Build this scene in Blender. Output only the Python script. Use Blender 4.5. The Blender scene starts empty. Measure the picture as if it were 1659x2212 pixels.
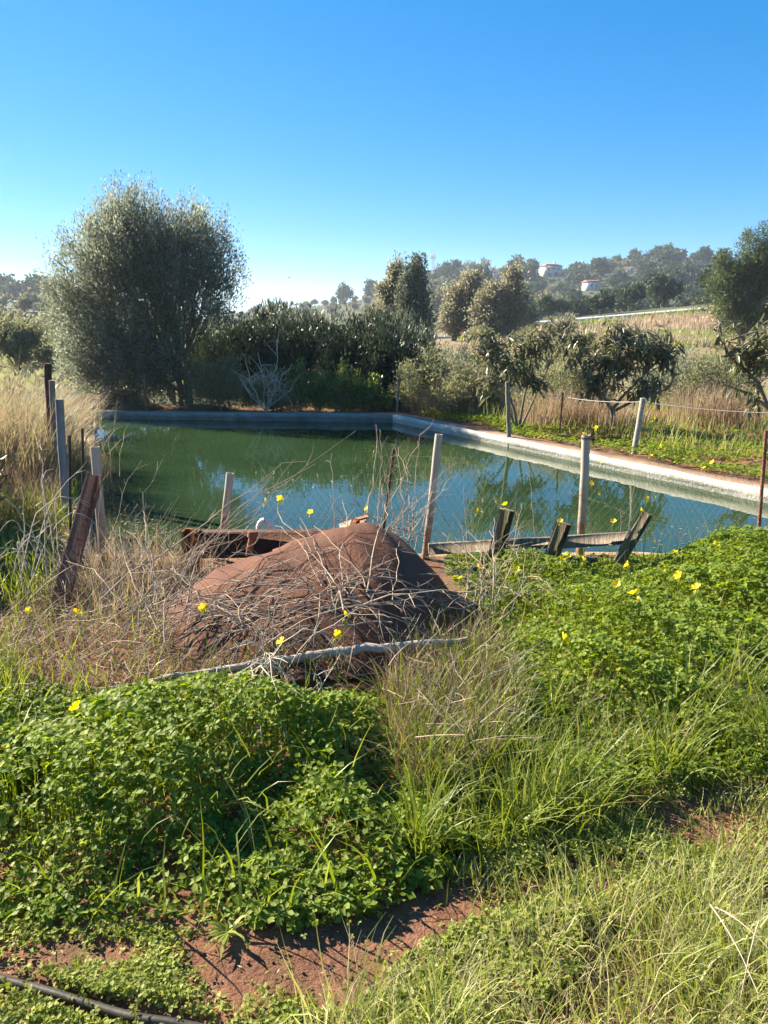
import bpy, math, random
import numpy as np
from mathutils import Vector, Matrix
rng = np.random.default_rng(7); random.seed(7)
S = bpy.context.scene; COL = S.collection
R = math.radians

# ------------------------------------------------------------------ camera, sky, sun, exposure
HAZE = .00045
EYE = 1.65; PITCH = R(14.7); FPX = 739.0
cam = bpy.data.cameras.new("camera"); co = bpy.data.objects.new("camera", cam); COL.objects.link(co)
cam.sensor_fit = 'VERTICAL'; cam.sensor_height = 36; cam.lens = 36 * FPX / 1024
cam.clip_start = 0.05; cam.clip_end = 5000
co.location = (0, 0, EYE); co.rotation_euler = (R(90) - PITCH, 0, 0)
S.camera = co
SUN_EL = R(31); SUN_AZ = R(-58)          # azimuth from +Y, negative = to the left
w = bpy.data.worlds.new("World"); S.world = w; w.use_nodes = True
nt = w.node_tree; bg = nt.nodes["Background"]
sky = nt.nodes.new("ShaderNodeTexSky"); sky.sky_type = 'NISHITA'; sky.sun_disc = False
sky.sun_elevation = SUN_EL; sky.sun_rotation = SUN_AZ
sky.air_density = 0.6; sky.dust_density = 0.0; sky.ozone_density = 4.5; sky.altitude = 50
hs = nt.nodes.new("ShaderNodeHueSaturation"); hs.inputs['Saturation'].default_value = 1.72; hs.inputs['Value'].default_value = .68
gm_ = nt.nodes.new('ShaderNodeGamma'); gm_.inputs[1].default_value = .6
nt.links.new(sky.outputs[0], gm_.inputs[0]); nt.links.new(gm_.outputs[0], hs.inputs['Color']); nt.links.new(hs.outputs[0], bg.inputs[0])
bg.inputs[1].default_value = 0.15
sl = bpy.data.lights.new("sun", 'SUN'); sl.energy = 5.0; sl.angle = R(0.5); sl.color = (1, .89, .70)
so = bpy.data.objects.new("sun", sl); COL.objects.link(so)
SD = Vector((math.sin(SUN_AZ) * math.cos(SUN_EL), math.cos(SUN_AZ) * math.cos(SUN_EL), math.sin(SUN_EL)))
so.rotation_euler = (-SD).to_track_quat('-Z', 'Y').to_euler(); so.location = SD * 50
S.view_settings.view_transform = 'Standard'; S.view_settings.look = 'None'
S.view_settings.exposure = 2.0; S.view_settings.gamma = 1
S.cycles.max_bounces = 6; S.cycles.diffuse_bounces = 3; S.cycles.glossy_bounces = 3
S.cycles.transmission_bounces = 4; S.cycles.transparent_max_bounces = 4
S.cycles.caustics_reflective = False; S.cycles.caustics_refractive = False
S.cycles.use_denoising = True

# ------------------------------------------------------------------ helpers
KD = 768 / 1659.0
CP, SP = math.cos(PITCH), math.sin(PITCH)
def ray(dx, dy):
    u = (dx * KD - 384) / FPX; v = -(dy * KD - 512) / FPX
    return np.array([u, CP + v * SP, -SP + v * CP])
def at(dx, dy, Y):
    d = ray(dx, dy); return np.array([0, 0, EYE]) + d * (Y / d[1])
def gz(dx, dy, z=0.0):
    d = ray(dx, dy); return np.array([0, 0, EYE]) + d * ((z - EYE) / d[2])
def sstep(x, a, b):
    t = np.clip((x - a) / (b - a), 0, 1); return t * t * (3 - 2 * t)
def nrm(v): return v / (np.linalg.norm(v, axis=-1, keepdims=True) + 1e-9)

class MB:
    def __init__(s): s.v = []; s.f = []; s.n = 0
    def add(s, V, F, mi=0):
        V = np.asarray(V, float).reshape(-1, 3); F = np.asarray(F, int)
        s.v.append(V); s.f.append((F + s.n, mi)); s.n += len(V)
    def build(s, name, mats, parent=None, smooth=False, loc=None):
        me = bpy.data.meshes.new(name)
        V = np.concatenate(s.v) if s.v else np.zeros((0, 3))
        if loc is not None: V = V - np.asarray(loc, float)
        me.vertices.add(len(V)); me.vertices.foreach_set("co", V.astype(np.float32).ravel())
        li = np.concatenate([f.ravel() for f, _ in s.f]).astype(np.int32)
        ln = np.concatenate([np.full(len(f), f.shape[1]) for f, _ in s.f]).astype(np.int32)
        mi = np.concatenate([np.full(len(f), m) for f, m in s.f]).astype(np.int32)
        st = np.concatenate([[0], np.cumsum(ln)[:-1]]).astype(np.int32)
        me.loops.add(len(li)); me.loops.foreach_set("vertex_index", li)
        me.polygons.add(len(ln)); me.polygons.foreach_set("loop_start", st)
        me.polygons.foreach_set("loop_total", ln); me.polygons.foreach_set("material_index", mi)
        if smooth: me.polygons.foreach_set("use_smooth", np.ones(len(ln), bool))
        me.update(calc_edges=True)
        for m in (mats if isinstance(mats, (list, tuple)) else [mats]): me.materials.append(m)
        o = bpy.data.objects.new(name, me); COL.objects.link(o)
        if loc is not None and parent is None: o.location = loc
        if parent is not None: o.parent = parent
        return o
def tag(o, label=None, cat=None, group=None, kind=None):
    if label: o["label"] = label
    if cat: o["category"] = cat
    if group: o["group"] = group
    if kind: o["kind"] = kind
    return o
def thing(name, loc, label, cat, group=None):
    o = bpy.data.objects.new(name, None); COL.objects.link(o); o.location = tuple(loc)
    o.empty_display_size = .1
    return tag(o, label, cat, group)
def copy_tree(o, parent=None):
    c = o.copy(); COL.objects.link(c)
    if parent is not None: c.parent = parent
    for ch in list(o.children): copy_tree(ch, c)
    return c

def tube(mb, pts, rad, k=5, cap=True, mi=0):
    P = np.asarray(pts, float); n = len(P)
    r = np.full(n, rad) if np.isscalar(rad) else np.asarray(rad, float)
    T = np.gradient(P, axis=0); T = nrm(T)
    ref = np.array([0, 0, 1.0]) if abs(T[0][2]) < .9 else np.array([1.0, 0, 0])
    A = nrm(np.cross(T, ref)); B = np.cross(T, A)
    th = np.arange(k) * 2 * math.pi / k
    V = P[:, None, :] + r[:, None, None] * (np.cos(th)[None, :, None] * A[:, None, :] + np.sin(th)[None, :, None] * B[:, None, :])
    i = np.arange(n - 1)[:, None]; j = np.arange(k)[None, :]; j2 = (j + 1) % k
    F = np.stack([i * k + j, i * k + j2, (i + 1) * k + j2, (i + 1) * k + j], -1).reshape(-1, 4)
    mb.add(V.reshape(-1, 3), F, mi)
    if cap and k >= 3:
        mb.add(V[0], [list(range(k))[::-1]], mi); mb.add(V[-1], [list(range(k))], mi)
def box(mb, c, s, rot=None, mi=0, taper=0, bev=0.0):
    x, y, z = np.asarray(s, float) / 2
    b = min(bev, x * .45, y * .45, z * .45)
    if b <= 0:
        V = np.array([[-x, -y, -z], [x, -y, -z], [x, y, -z], [-x, y, -z], [-x, -y, z], [x, -y, z], [x, y, z], [-x, y, z]])
        F = [[0, 3, 2, 1], [4, 5, 6, 7], [0, 1, 5, 4], [1, 2, 6, 5], [2, 3, 7, 6], [3, 0, 4, 7]]
        if rot is not None: V = V @ np.asarray(rot, float).T
        mb.add(V + np.asarray(c, float), F, mi); return
    V = []; ix = {}
    for a in (-1, 1):
        for bb in (-1, 1):
            for cc in (-1, 1):
                for ax in range(3):
                    p = np.array([a * (x - b), bb * (y - b), cc * (z - b)]); p[ax] += (a, bb, cc)[ax] * b
                    ix[(a, bb, cc, ax)] = len(V); V.append(p)
    F4 = []; F3 = []
    for ax in range(3):
        o1, o2 = [(1, 2), (0, 2), (0, 1)][ax]
        for sg in (-1, 1):
            q = []
            for s1, s2 in ((-1, -1), (1, -1), (1, 1), (-1, 1)):
                key = [0, 0, 0]; key[ax] = sg; key[o1] = s1; key[o2] = s2; q.append(ix[(*key, ax)])
            F4.append(q)
        for s1 in (-1, 1):
            for s2 in (-1, 1):
                q = []
                for e, which in ((-1, o1), (-1, o2), (1, o2), (1, o1)):
                    key = [0, 0, 0]; key[ax] = e; key[o1] = s1; key[o2] = s2; q.append(ix[(*key, which)])
                F4.append(q)
    for a in (-1, 1):
        for bb in (-1, 1):
            for cc in (-1, 1): F3.append([ix[(a, bb, cc, k)] for k in range(3)])
    V = np.array(V)
    if rot is not None: V = V @ np.asarray(rot, float).T
    V = V + np.asarray(c, float)
    mb.add(V, F4, mi); mb.add(V, F3, mi)
def frame(f, roll=None):
    f = nrm(np.asarray(f, float)); ref = rng.normal(size=f.shape) if roll is None else roll
    r = nrm(np.cross(f, ref)); u = np.cross(r, f)
    return np.stack([r, f, u], -1)            # columns: right, forward, normal
def scatter(mb, tv, tf, pos, M, sc, mi=0):
    tv = np.asarray(tv, float); tf = np.asarray(tf, int); n = len(pos)
    if n == 0: return
    sc = np.broadcast_to(np.asarray(sc, float), (n,))
    V = np.einsum('nij,kj->nki', M, tv) * sc[:, None, None] + pos[:, None, :]
    F = tf[None] + (np.arange(n) * len(tv))[:, None, None]
    mb.add(V.reshape(-1, 3), F.reshape(-1, tf.shape[1]), mi)
LEAF_V = lambda wd, fold=.15: [[0, 0, 0], [wd, .45, -fold * wd], [0, 1, 0], [-wd, .45, -fold * wd], [0, .5, fold * wd]]
LEAF_F = [[0, 1, 4], [1, 2, 4], [2, 3, 4], [3, 0, 4]]
QUAD_V = lambda wd: [[0, 0, 0], [wd, .45, 0.05], [0, 1, -.05], [-wd, .45, 0.05]]
QUAD_F = [[0, 1, 2, 3]]
def clover_template():
    V = []; F = []
    for k in range(3):
        a = k * 2 * math.pi / 3
        c, s = math.cos(a), math.sin(a)
        loc = [[0, .03, 0], [.34, .42, .10], [.30, .96, .0], [0, .80, -.06], [-.30, .96, .0], [-.34, .42, .10]]
        b = len(V)
        for x, y, z in loc: V.append([c * x - s * y, s * x + c * y, z - .12 * y])
        F += [[b, b + 1, b + 2, b + 3], [b, b + 3, b + 4, b + 5]]
    return V, F
CL_V, CL_F = clover_template()
def blades(mb, base, head, H, W, bend, seg=4, mi=0, lean=0.1, tipz=None):
    """tapering ribbons: base (n,3), heading angle, length, width, bend 0..1.5 (how far they arch over)"""
    n = len(base); t = np.linspace(0, 1, seg + 1)
    H = np.broadcast_to(H, (n,)); W = np.broadcast_to(W, (n,)); bend = np.broadcast_to(bend, (n,)); lean = np.broadcast_to(lean, (n,))
    d = np.stack([np.cos(head), np.sin(head), np.zeros(n)], -1)
    ang = lean[:, None] + bend[:, None] * t[None, :] ** 1.3
    dx = np.sin(ang); dz = np.cos(ang)
    X = np.concatenate([np.zeros((n, 1)), np.cumsum((dx[:, 1:] + dx[:, :-1]) / 2, 1)], 1) / seg * H[:, None]
    Z = np.concatenate([np.zeros((n, 1)), np.cumsum((dz[:, 1:] + dz[:, :-1]) / 2, 1)], 1) / seg * H[:, None]
    wob = rng.normal(0, .03, (n, seg + 1)) * H[:, None] * t[None, :]
    tw = head + math.pi / 2 + rng.normal(0, .5, n)
    sd = np.stack([np.cos(tw), np.sin(tw), np.zeros(n)], -1)
    C = base[:, None, :] + d[:, None, :] * X[..., None] + np.array([0, 0, 1.0]) * Z[..., None] + sd[:, None, :] * wob[..., None]
    wd = W[:, None] * (1 - t[None, :] ** 1.6) * .5 + W[:, None] * .04
    L = C - sd[:, None, :] * wd[..., None]; Rr = C + sd[:, None, :] * wd[..., None]
    V = np.stack([L, Rr], 2).reshape(n, -1, 3); k = 2 * (seg + 1)
    i = np.arange(seg)
    F = np.stack([2 * i, 2 * i + 1, 2 * i + 3, 2 * i + 2], -1)
    F = F[None] + (np.arange(n) * k)[:, None, None]
    mb.add(V.reshape(-1, 3), F.reshape(-1, 4), mi)
def twig(mb, p0, p1, r0, arch=.1, kink=.02, n=8, k=4, side=0, sl=.15, mi=0, r1=None):
    p0 = np.asarray(p0, float); p1 = np.asarray(p1, float); t = np.linspace(0, 1, n)
    L = np.linalg.norm(p1 - p0)
    P = p0 + (p1 - p0) * t[:, None]; P[:, 2] += arch * 4 * t * (1 - t)
    J = rng.normal(0, kink * L, (n, 3)); J[0] = 0; J = np.cumsum(J, 0) * .5
    P = P + J
    rr = r0 + ((r0 * .35 if r1 is None else r1) - r0) * t
    tube(mb, P, rr, k, False, mi)
    for _ in range(side):
        i = rng.integers(1, n - 1); d = nrm(P[i + 1 if i + 1 < n else i] - P[i - 1])
        d = nrm(d * .6 + rng.normal(0, .6, 3)); l = sl * rng.uniform(.4, 1.3)
        q = np.array([P[i], P[i] + d * l * .5 + rng.normal(0, .02, 3) * l * 3, P[i] + d * l + np.array([0, 0, -.1 * l]) + rng.normal(0, .05, 3) * l])
        tube(mb, q, [rr[i] * .7, rr[i] * .5, rr[i] * .3], 3, False, mi)
    return P

# ------------------------------------------------------------------ materials
def newmat(name):
    m = bpy.data.materials.new(name); m.use_nodes = True; t = m.node_tree
    return m, t, t.nodes["Principled BSDF"], t.nodes["Material Output"]
def ramp(t, cols):
    r = t.nodes.new("ShaderNodeValToRGB"); e = r.color_ramp.elements
    while len(e) < len(cols): e.new(.5)
    for el, (p, c) in zip(e, cols): el.position = p; el.color = (*c, 1)
    return r
def leafmat(name, cols, rough=.5, transl=.35, tcol=None, spec=.4):
    m, t, b, out = newmat(name)
    g = t.nodes.new("ShaderNodeNewGeometry"); r = ramp(t, [(i / max(1, len(cols) - 1), c) for i, c in enumerate(cols)])
    t.links.new(g.outputs['Random Per Island'], r.inputs[0]); t.links.new(r.outputs[0], b.inputs['Base Color'])
    b.inputs['Roughness'].default_value = rough; b.inputs['Specular IOR Level'].default_value = spec
    tr = t.nodes.new("ShaderNodeBsdfTranslucent"); mx = t.nodes.new("ShaderNodeMixShader"); mx.inputs[0].default_value = transl
    hv = t.nodes.new("ShaderNodeHueSaturation"); hv.inputs['Value'].default_value = 1.5; hv.inputs['Hue'].default_value = .485
    hv.inputs['Saturation'].default_value = 1.15
    t.links.new(r.outputs[0], hv.inputs['Color']); t.links.new(hv.outputs[0], tr.inputs[0])
    t.links.new(b.outputs[0], mx.inputs[1]); t.links.new(tr.outputs[0], mx.inputs[2]); t.links.new(mx.outputs[0], out.inputs[0])
    return m
def noisemat(name, cols, scale=8, rough=.8, bump=.3, detail=6, bscale=None, stretch=None, metal=0, bdist=.02, spec=.3):
    m, t, b, out = newmat(name)
    tc = t.nodes.new("ShaderNodeTexCoord"); mp = t.nodes.new("ShaderNodeMapping")
    if stretch: mp.inputs['Scale'].default_value = stretch
    t.links.new(tc.outputs['Object'], mp.inputs[0])
    n = t.nodes.new("ShaderNodeTexNoise"); n.inputs['Scale'].default_value = scale; n.inputs['Detail'].default_value = detail
    n.inputs['Roughness'].default_value = .62
    t.links.new(mp.outputs[0], n.inputs[0])
    lo, hi = .3, .7
    r = ramp(t, [(lo + (hi - lo) * i / max(1, len(cols) - 1), c) for i, c in enumerate(cols)])
    t.links.new(n.outputs[0], r.inputs[0]); t.links.new(r.outputs[0], b.inputs['Base Color'])
    b.inputs['Roughness'].default_value = rough; b.inputs['Metallic'].default_value = metal; b.inputs['Specular IOR Level'].default_value = spec
    if bump:
        n2 = t.nodes.new("ShaderNodeTexNoise"); n2.inputs['Scale'].default_value = bscale or scale * 4; n2.inputs['Detail'].default_value = 5
        t.links.new(mp.outputs[0], n2.inputs[0])
        bp = t.nodes.new("ShaderNodeBump"); bp.inputs['Strength'].default_value = bump; bp.inputs['Distance'].default_value = bdist
        t.links.new(n2.outputs[0], bp.inputs['Height']); t.links.new(bp.outputs[0], b.inputs['Normal'])
    return m

M = {}
M['bark'] = noisemat('bark', [(.10, .075, .05), (.2, .16, .115)], 20, .9, .5)
M['greybark'] = noisemat('greybark', [(.13, .11, .085), (.24, .205, .165)], 25, .9, .4)
M['twig'] = noisemat('twig', [(.24, .175, .125), (.46, .37, .28)], 14, .85, 0)
M['paletwig'] = noisemat('paletwig', [(.38, .33, .26), (.55, .5, .42)], 14, .85, 0)
M['darktwig'] = noisemat('darktwig', [(.08, .05, .035), (.16, .10, .07)], 14, .85, 0)
M['clover'] = leafmat('clover', [(.10, .155, .018), (.145, .215, .026), (.19, .26, .036), (.27, .31, .07)], .5, .5, spec=.15)
M['weed'] = leafmat('weed', [(.15, .19, .035), (.235, .28, .06), (.33, .36, .11)], .5, .45, spec=.15)
M['grass'] = leafmat('grass', [(.10, .15, .018), (.16, .21, .03), (.25, .28, .07)], .45, .4)
M['palegrass'] = leafmat('palegrass', [(.17, .22, .035), (.25, .30, .06), (.34, .36, .12), (.46, .42, .23)], .5, .4)
M['straw'] = leafmat('straw', [(.22, .165, .10), (.34, .27, .17), (.44, .37, .25), (.28, .2, .125)], .6, .3)
M['deadbrown'] = leafmat('deadbrown', [(.14, .09, .055), (.21, .145, .09), (.30, .215, .14), (.40, .31, .21)], .7, .25)
M['tussock'] = leafmat('tussock', [(.24, .19, .12), (.34, .28, .18), (.2, .21, .08), (.28, .21, .15)], .6, .35)
M['olive'] = leafmat('olive', [(.085, .105, .075), (.13, .15, .11), (.19, .21, .155), (.28, .295, .23)], .5, .55, spec=.25)
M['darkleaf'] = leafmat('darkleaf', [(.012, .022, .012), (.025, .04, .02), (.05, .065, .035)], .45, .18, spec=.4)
M['reedleaf'] = leafmat('reedleaf', [(.03, .05, .03), (.06, .085, .05), (.12, .135, .09), (.2, .2, .14)], .45, .25, spec=.5)
M['laurel'] = leafmat('laurel', [(.07, .12, .03), (.12, .18, .045), (.2, .24, .08)], .3, .4, spec=.6)
M['loquat'] = leafmat('loquat', [(.07, .085, .04), (.11, .125, .06), (.16, .165, .085), (.27, .235, .14)], .42, .4, spec=.5)
M['eucal'] = leafmat('eucal', [(.13, .135, .085), (.2, .195, .125), (.29, .27, .185)], .5, .5)
M['greyeucal'] = leafmat('greyeucal', [(.07, .09, .06), (.115, .135, .09), (.19, .2, .135)], .5, .25)
M['pine'] = leafmat('pine', [(.042, .068, .032), (.072, .10, .042), (.115, .145, .065)], .5, .42)
M['hillleaf'] = leafmat('hillleaf', [(.024, .042, .018), (.038, .06, .025), (.06, .085, .035)], .6, .25)
M['hillolive'] = leafmat('hillolive', [(.10, .105, .055), (.16, .155, .085), (.23, .21, .12)], .6, .3)
M['scrub'] = leafmat('scrub', [(.10, .12, .06), (.17, .185, .095), (.25, .24, .14)], .6, .45)
M['yellow'] = leafmat('yellow', [(.78, .62, .02), (.85, .7, .03)], .5, .4)
M['bud'] = leafmat('bud', [(.55, .5, .08), (.45, .5, .1)], .5, .3)
M['stem'] = leafmat('stem', [(.14, .22, .05), (.2, .27, .07)], .5, .3)
M['rust'] = noisemat('rust', [(.09, .035, .02), (.2, .085, .045), (.3, .14, .075)], 16, .85, .5)
M['rustdark'] = noisemat('rustdark', [(.05, .022, .016), (.11, .045, .03)], 16, .85, .4)
M['plankwood'] = noisemat('plankwood', [(.13, .05, .035), (.24, .105, .075)], 10, .8, .4, stretch=(6, 6, .6))
M['greywood'] = noisemat('greywood', [(.12, .092, .065), (.22, .18, .135), (.32, .27, .21)], 7, .85, .5, stretch=(8, 8, .7))
M['palewood'] = noisemat('palewood', [(.24, .205, .165), (.36, .32, .27), (.5, .45, .38)], 6, .8, .4, stretch=(1, 8, 8))
M['hose'] = noisemat('hose', [(.018, .017, .016), (.06, .052, .045)], 6, .5, .1)
M['whiteplastic'] = noisemat('whiteplastic', [(.6, .57, .5), (.8, .78, .73)], 30, .5, .15)
M['white'] = noisemat('white', [(.62, .6, .55), (.8, .78, .74)], .3, .7, .1)
M['guard'] = noisemat('guard', [(.66, .66, .65), (.8, .8, .79)], .5, .5, 0, spec=.6)
M['tile'] = noisemat('tile', [(.3, .13, .08), (.45, .22, .14)], .8, .8, .2)
M['cream'] = noisemat('cream', [(.6, .5, .4), (.75, .66, .55)], .3, .8, .1)
M['glass'] = noisemat('glass', [(.03, .035, .045), (.06, .07, .08)], 1, .2, 0)
M['steel'] = noisemat('steel', [(.4, .4, .42), (.55, .55, .56)], 1, .5, 0)
M['wire'] = noisemat('wire', [(.05, .045, .04), (.13, .11, .09)], 20, .6, 0)
M['galvwire'] = noisemat('galvwire', [(.38, .35, .3), (.5, .48, .44)], 20, .6, 0)
def pipemat(name, cols):
    """galvanised/painted pipe rusting towards broken patches"""
    m, t, b, out = newmat(name)
    tc = t.nodes.new("ShaderNodeTexCoord"); n = t.nodes.new("ShaderNodeTexNoise"); n.inputs['Scale'].default_value = 6; n.inputs['Detail'].default_value = 8
    n.inputs['Roughness'].default_value = .7
    t.links.new(tc.outputs['Object'], n.inputs[0])
    sx = t.nodes.new("ShaderNodeSeparateXYZ"); t.links.new(tc.outputs['Object'], sx.inputs[0])
    ma = t.nodes.new("ShaderNodeMath"); ma.operation = 'MULTIPLY_ADD'; ma.inputs[1].default_value = -.45; ma.inputs[2].default_value = .17
    t.links.new(sx.outputs[2], ma.inputs[0])
    ad = t.nodes.new("ShaderNodeMath"); ad.operation = 'ADD'; t.links.new(n.outputs[0], ad.inputs[0]); t.links.new(ma.outputs[0], ad.inputs[1])
    r = ramp(t, [(.36, cols[0]), (.46, cols[1]), (.54, cols[2]), (.64, cols[3])]); t.links.new(ad.outputs[0], r.inputs[0])
    t.links.new(r.outputs[0], b.inputs['Base Color']); b.inputs['Roughness'].default_value = .6
    bp = t.nodes.new("ShaderNodeBump"); bp.inputs['Strength'].default_value = .3; bp.inputs['Distance'].default_value = .005
    t.links.new(n.outputs[0], bp.inputs['Height']); t.links.new(bp.outputs[0], b.inputs['Normal'])
    return m
M['pipe'] = pipemat('pipe', [(.36, .31, .25), (.30, .235, .17), (.26, .15, .085), (.14, .06, .033)])
def layered(name, base_cols, over_cols, s1, s2, lo, hi, rough=.9, bump=.5, bscale=40, bdist=.02):
    """two noise palettes broken up by a third noise"""
    m, t, b, out = newmat(name)
    tc = t.nodes.new("ShaderNodeTexCoord")
    def nz(sc, d=8):
        n = t.nodes.new("ShaderNodeTexNoise"); n.inputs['Scale'].default_value = sc; n.inputs['Detail'].default_value = d; n.inputs['Roughness'].default_value = .65
        t.links.new(tc.outputs['Object'], n.inputs[0]); return n
    a = nz(s1); r1 = ramp(t, [(.3 + .4 * i / (len(base_cols) - 1), c) for i, c in enumerate(base_cols)]); t.links.new(a.outputs[0], r1.inputs[0])
    c = nz(s1 * 1.7 + .3); r2 = ramp(t, [(.3 + .4 * i / (len(over_cols) - 1), cc) for i, cc in enumerate(over_cols)]); t.links.new(c.outputs[0], r2.inputs[0])
    k = nz(s2); mr = t.nodes.new("ShaderNodeMapRange"); mr.inputs[1].default_value = lo; mr.inputs[2].default_value = hi
    t.links.new(k.outputs[0], mr.inputs[0])
    mx = t.nodes.new("ShaderNodeMix"); mx.data_type = 'RGBA'
    t.links.new(mr.outputs[0], mx.inputs[0]); t.links.new(r1.outputs[0], mx.inputs[6]); t.links.new(r2.outputs[0], mx.inputs[7])
    t.links.new(mx.outputs[2], b.inputs['Base Color']); b.inputs['Roughness'].default_value = rough; b.inputs['Specular IOR Level'].default_value = .2
    n2 = nz(bscale, 6); bp = t.nodes.new("ShaderNodeBump"); bp.inputs['Strength'].default_value = bump; bp.inputs['Distance'].default_value = bdist
    t.links.new(n2.outputs[0], bp.inputs['Height']); t.links.new(bp.outputs[0], b.inputs['Normal'])
    return m
M['soil'] = layered('soil', [(.11, .052, .03), (.185, .088, .053), (.25, .125, .078)], [(.12, .09, .05), (.10, .12, .04)], 9, 1.3, .5, .72, .95, .8, 45, .03)
M['hillground'] = layered('hillground', [(.035, .05, .02), (.065, .075, .033)], [(.12, .10, .06), (.06, .085, .03)], .06, .025, .4, .62, .95, .4, 1.5, .4)
M['bankground'] = layered('bankground', [(.20, .14, .085), (.28, .2, .125)], [(.10, .13, .04), (.17, .16, .07)], .5, .18, .48, .62, .95, .6, 6, .1)
M['limewash'] = layered('limewash', [(.58, .54, .46), (.72, .68, .6)], [(.36, .32, .25), (.5, .45, .37)], 6, 2.2, .52, .75, .85, .6, 30, .015)
M['concrete'] = layered('concrete', [(.2, .19, .18), (.32, .3, .28)], [(.12, .10, .085), (.2, .17, .14)], 6, 1.8, .45, .7, .9, .5, 30, .01)
M['copingdirt'] = layered('copingdirt', [(.24, .14, .085), (.36, .24, .16)], [(.3, .25, .2), (.45, .4, .33)], 8, 3, .5, .72, .95, .6, 40, .01)
M['mound'] = layered('mound', [(.095, .04, .025), (.135, .06, .039)], [(.07, .028, .018), (.175, .087, .058)], 3.2, 2.1, .45, .75, .9, .45, 30, .02)
M['asphalt'] = noisemat('asphalt', [(.045, .045, .047), (.07, .07, .07)], 2, .9, .2)

# ------------------------------------------------------------------ the setting
ZW = -0.105
FL, FR, NR, NL = np.array([-5.17, 13.25]), np.array([.16, 12.85]), np.array([4.75, 5.4]), np.array([-2.2, 5.25])
POOL = [FL, FR, NR, NL]                          # inner faces, clockwise seen from above
def inside(x, y, off=0.0):
    r = np.ones(np.shape(x), bool)
    for i in range(4):
        a, b = POOL[i], POOL[(i + 1) % 4]; d = (b - a) / np.linalg.norm(b - a); nn = np.array([d[1], -d[0]])   # inward normal
        r &= ((x - a[0]) * nn[0] + (y - a[1]) * nn[1]) > -off
    return r
def gh(x, y):
    x = np.asarray(x, float); y = np.asarray(y, float)
    z = .018 * np.sin(3.1 * x + 1.3 * y) + .014 * np.sin(2.2 * y - 4.1 * x + 1) + .01 * np.sin(9 * x + 2) * np.sin(7 * y)
    z = z * (1 - sstep(y, 25, 60))
    z = z - .03
    z = z + .08 * sstep(y, 13.6, 15.5) * (1 - sstep(y, 30, 50))
    z = z - .5 * sstep(y, 18, 45) * sstep(-x, 0, 15)
    road = 1.0 + .10 * (x - 16)
    z = z + sstep(y, 50, 73) * np.clip(road, .3, 4) * sstep(x, 4, 14) * (1 - sstep(y, 95, 160))
    return z
def axis(lo, hi, step, far_lo, far_hi):
    a = list(np.arange(lo, hi + 1e-6, step)); s = step; v = hi
    while v < far_hi: s *= 1.16; v += s; a.append(v)
    s = step; v = lo; b = []
    while v > far_lo: s *= 1.3; v -= s; b.append(v)
    return np.array(b[::-1] + a)
xs = axis(-7, 8, .1, -1000, 1000); ys = axis(-3, 15.5, .1, -60, 1000)
X, Y = np.meshgrid(xs, ys); Z = gh(X, Y)
Z = np.where(inside(X, Y, .11), -1.3, Z)
def gridmesh(X, Y, Z):
    mb = MB(); ny, nx = X.shape
    i = np.arange(ny - 1)[:, None] * nx + np.arange(nx - 1)[None, :]
    mb.add(np.stack([X, Y, Z], -1).reshape(-1, 3), np.stack([i, i + 1, i + nx + 1, i + nx], -1).reshape(-1, 4)); return mb
g = gridmesh(X, Y, Z)
gf = g.f[0][0]; cy = (g.v[0][gf][:, :, 1]).mean(1); cx = (g.v[0][gf][:, :, 0]).mean(1)
far = (cy > 14.5) | (np.abs(cx) > 7.5)
gl = far & ((cx < 1) | (cy > 90)); g.f = [(gf[~far], 0), (gf[far & ~gl], 1), (gf[gl], 2)]
tag(g.build('ground', [M['soil'], M['bankground'], M['hillground']], smooth=True), kind='structure')

def el_of(dy): return math.tan(math.atan((512 - dy * KD) / FPX) - PITCH)
def az_of(dx, dy=640): d = ray(dx, dy); return d[0] / d[1]
SKY = [(380, 700), (540, 673), (640, 665), (745, 656), (830, 634), (940, 624), (1000, 612), (1100, 606), (1180, 600), (1250, 603), (1330, 592), (1400, 582), (1450, 574), (1520, 590), (1659, 615), (2100, 660), (2400, 690)]
sa = np.array([az_of(x) for x, _ in SKY]); se = np.array([el_of(y) for _, y in SKY])
def hill_z(a, y):
    top = EYE + 380 * np.interp(a, sa, se)
    return -2.5 + (top + 2.5) * (sstep(y, 150, 380) * .75 + .25 * np.clip((y - 150) / 230, 0, 1)) - 12 * sstep(y, 385, 520)
A, YY = np.meshgrid(np.linspace(sa[0], sa[-1], 160), np.linspace(140, 520, 60))
tag(gridmesh(A * YY, YY, hill_z(A, YY) + .4 * np.sin(A * 90) * np.sin(YY * .11)).build('hill', M['hillground'], smooth=True), kind='structure')
LSK = [(-500, 610), (-150, 632), (0, 650), (60, 655), (100, 662), (200, 672), (330, 690), (450, 700)]
la = np.array([az_of(x) for x, _ in LSK]); le = np.array([el_of(y) for _, y in LSK])
def lhill_z(a, y):
    top = EYE + 210 * np.interp(a, la, le)
    fade = np.clip((top - .3) / 4, 0.05, 1)
    lo = -1.2 + 1.5 * sstep(y, 60, 92) + 2.2 * sstep(y, 94, 103) * fade
    return lo + (top - 2.4) * sstep(y, 115, 210) - 6 * sstep(y, 215, 300) - 2.5 * sstep(a, -.26, -.16)
A, YY = np.meshgrid(np.linspace(la[0], -.15, 110), np.linspace(52, 300, 90))
tag(gridmesh(A * YY, YY, lhill_z(A, YY)).build('hill', M['hillground'], smooth=True), kind='structure')

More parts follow.
